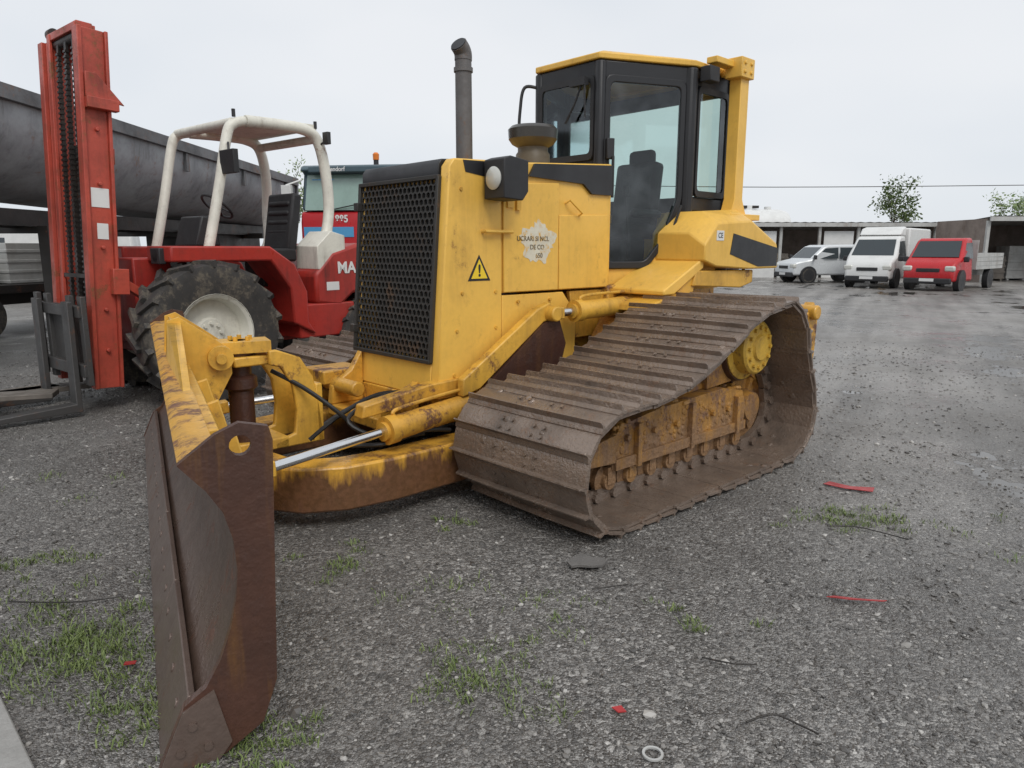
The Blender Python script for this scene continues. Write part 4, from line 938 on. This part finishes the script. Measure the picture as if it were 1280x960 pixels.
g.obj('loose_gravel',m_st,None,recalc=False,smooth=False,kind='stuff',label='loose wet grey stones scattered over the ground',cat='gravel')
m_gr=leafmat('grass_blades',(.08,.12,.03),(.20,.25,.08))
g=G();sv=[];sf=[]
patches=[(-2.56,3.42,.30,.22,700),(-1.75,2.62,.42,.30,3000),(-1.2,2.3,.35,.25,900),(-.1,2.45,.32,.28,750),(2.05,4.05,.38,.22,900),(-.86,3.4,.35,.2,300),(.80,2.83,.25,.12,160),(-.89,2.05,.28,.18,900),(-.33,3.97,.2,.15,150),(.35,3.0,.4,.2,80),(-2.2,3.1,.5,.4,300),(2.7,3.6,.5,.5,120),(-3.2,4.6,.6,.5,150),(.3,4.1,.4,.2,70),(3.3,4.3,.4,.4,90),(-.3,2.9,.6,.4,200)]
for (px,py,rx_,ry,n_) in patches:
    cl_=[(random.gauss(0,.5),random.gauss(0,.5)) for _ in range(max(4,n_//30))]
    for k in range(n_):
        c_=random.choice(cl_);x=px+(c_[0]+random.gauss(0,.10))*rx_;y=py+(c_[1]+random.gauss(0,.10))*ry;z=gz(x,y)
        h_=random.uniform(.006,.03)*(1.7 if random.random()<.06 else 1);a=random.random()*6.28;w_=random.uniform(.0012,.003);dx,dy=math.cos(a),math.sin(a);ln=random.uniform(.3,1.5)*h_
        o=len(sv);sv+=[(x-dy*w_,y+dx*w_,z),(x+dy*w_,y-dx*w_,z),(x+dx*ln*.4+dy*w_,y+dy*ln*.4-dx*w_,z+h_*.65),(x+dx*ln*.4-dy*w_,y+dy*ln*.4+dx*w_,z+h_*.65),(x+dx*ln,y+dy*ln,z+h_)]
        sf+=[(o,o+1,o+2,o+3),(o+3,o+2,o+4)]
g.v=sv;g.f=sf;g.mi=[0]*len(sf)
g.obj('grass',m_gr,None,recalc=False,smooth=False,kind='stuff',label='sparse green grass tufts growing through gravel',cat='grass')
def scrap(name,pts_,mt,label,cat,th=.004,z=.006):
    g=G();k=len(pts_);vs=[(x,y,z+random.uniform(0,.008)) for x,y in pts_];g.ext(vs,(0,0,th));return g.obj(name,mt,None,label=label,cat=cat)
scrap('red_plastic_scrap',[(2.14,4.66),(2.2,4.70),(2.3,4.60),(2.44,4.56),(2.40,4.50),(2.24,4.56)],m_debred,'torn red plastic scrap lying on gravel','litter')
scrap('red_plastic_scrap',[(1.46,3.05),(1.5,3.06),(1.6,3.03),(1.72,3.01),(1.70,3.0),(1.55,3.015)],m_debred,'thin red plastic strip lying on gravel','litter')
scrap('red_plastic_scrap',[(.35,2.235),(.385,2.245),(.40,2.22),(.37,2.215)],m_debred,'small red plastic chip lying on gravel','litter')
scrap('red_plastic_scrap',[(-1.50,2.50),(-1.46,2.51),(-1.45,2.48),(-1.49,2.47)],m_debred,'small red plastic chip lying in grass','litter',z=.02)
g=G();g.lathe([(.026,0),(.034,.0),(.034,.006),(.026,.006)],(.451,2.01,.006),(0,0,1),24,closed=True);g.obj('white_ring',m_shed,None,label='small white plastic ring lying on gravel',cat='ring')
g=G();g.ext([(.28,3.40,.012),(.33,3.45,.02),(.36,3.46,.03),(.42,3.43,.02),(.47,3.44,.015),(.49,3.40,.02),(.46,3.36,.01),(.40,3.33,.02),(.34,3.35,.015),(.3,3.35,.01)],(0,0,.012));g.obj('rag',m_rag,None,label='crumpled grey rag lying on gravel before track',cat='rag')
for pts_ in([(.80,2.16,.012),(.9,2.19,.02),(.97,2.15,.012),(1.02,2.1,.012)],[(.38,3.12,.012),(.47,3.14,.015),(.56,3.17,.012)],[(1.85,3.9,.012),(2.0,3.86,.02),(2.2,3.7,.012)],[(-2.3,3.0,.012),(-2.0,2.98,.02),(-1.8,3.05,.012)],[(-1.55,2.9,.012),(-1.42,2.75,.03),(-1.3,2.7,.012)],[(.75,2.55,.012),(.85,2.5,.018),(.95,2.5,.012)]):
    G().tube(pts_,.0035,6).obj('twig',m_dark,None,label='thin dark twig lying on wet gravel',cat='twig',group='twigs on the gravel')
# ================================================================== WORLD / LIGHT / CAMERA
W=bpy.data.worlds.new('World');S.world=W;W.use_nodes=True;nt=W.node_tree
bg=nt.nodes['Background'];bg.inputs[1].default_value=.1
sk=nd(nt,'ShaderNodeTexSky',sky_type='NISHITA');sk.sun_disc=False;sk.sun_elevation=rad(50);sk.sun_rotation=rad(158)
tc=nd(nt,'ShaderNodeTexCoord');n1=nz(nt,tc.outputs['Generated'],1.6,3,.5,(1,1,2.5))
cl1=mixc(nt,ramp(nt,n1,.35,.68),(7.3,7.8,8.4),(8.7,8.9,9.2))
nt.links.new(mixc(nt,.94,sk.outputs[0],cl1),bg.inputs[0])
L=bpy.data.lights.new('sun','SUN');L.energy=1.5;L.angle=rad(26);L.color=(1,.97,.93)
lo=bpy.data.objects.new('sun',L);COL.objects.link(lo)
el=rad(50)
dirv=V((.3,-.75,.0)).normalized()*math.cos(el)+V((0,0,math.sin(el)))
lo.rotation_euler=dirv.to_track_quat('Z','Y').to_euler()
S.view_settings.view_transform='Standard';S.view_settings.look='None';S.view_settings.exposure=0
cam=bpy.data.cameras.new('camera');co=bpy.data.objects.new('camera',cam);COL.objects.link(co);S.camera=co
cam.sensor_width=36;cam.lens=887/1280*36;cam.clip_end=2000
co.location=(0,0,1.6);co.rotation_euler=(rad(90-10.85),0,0)
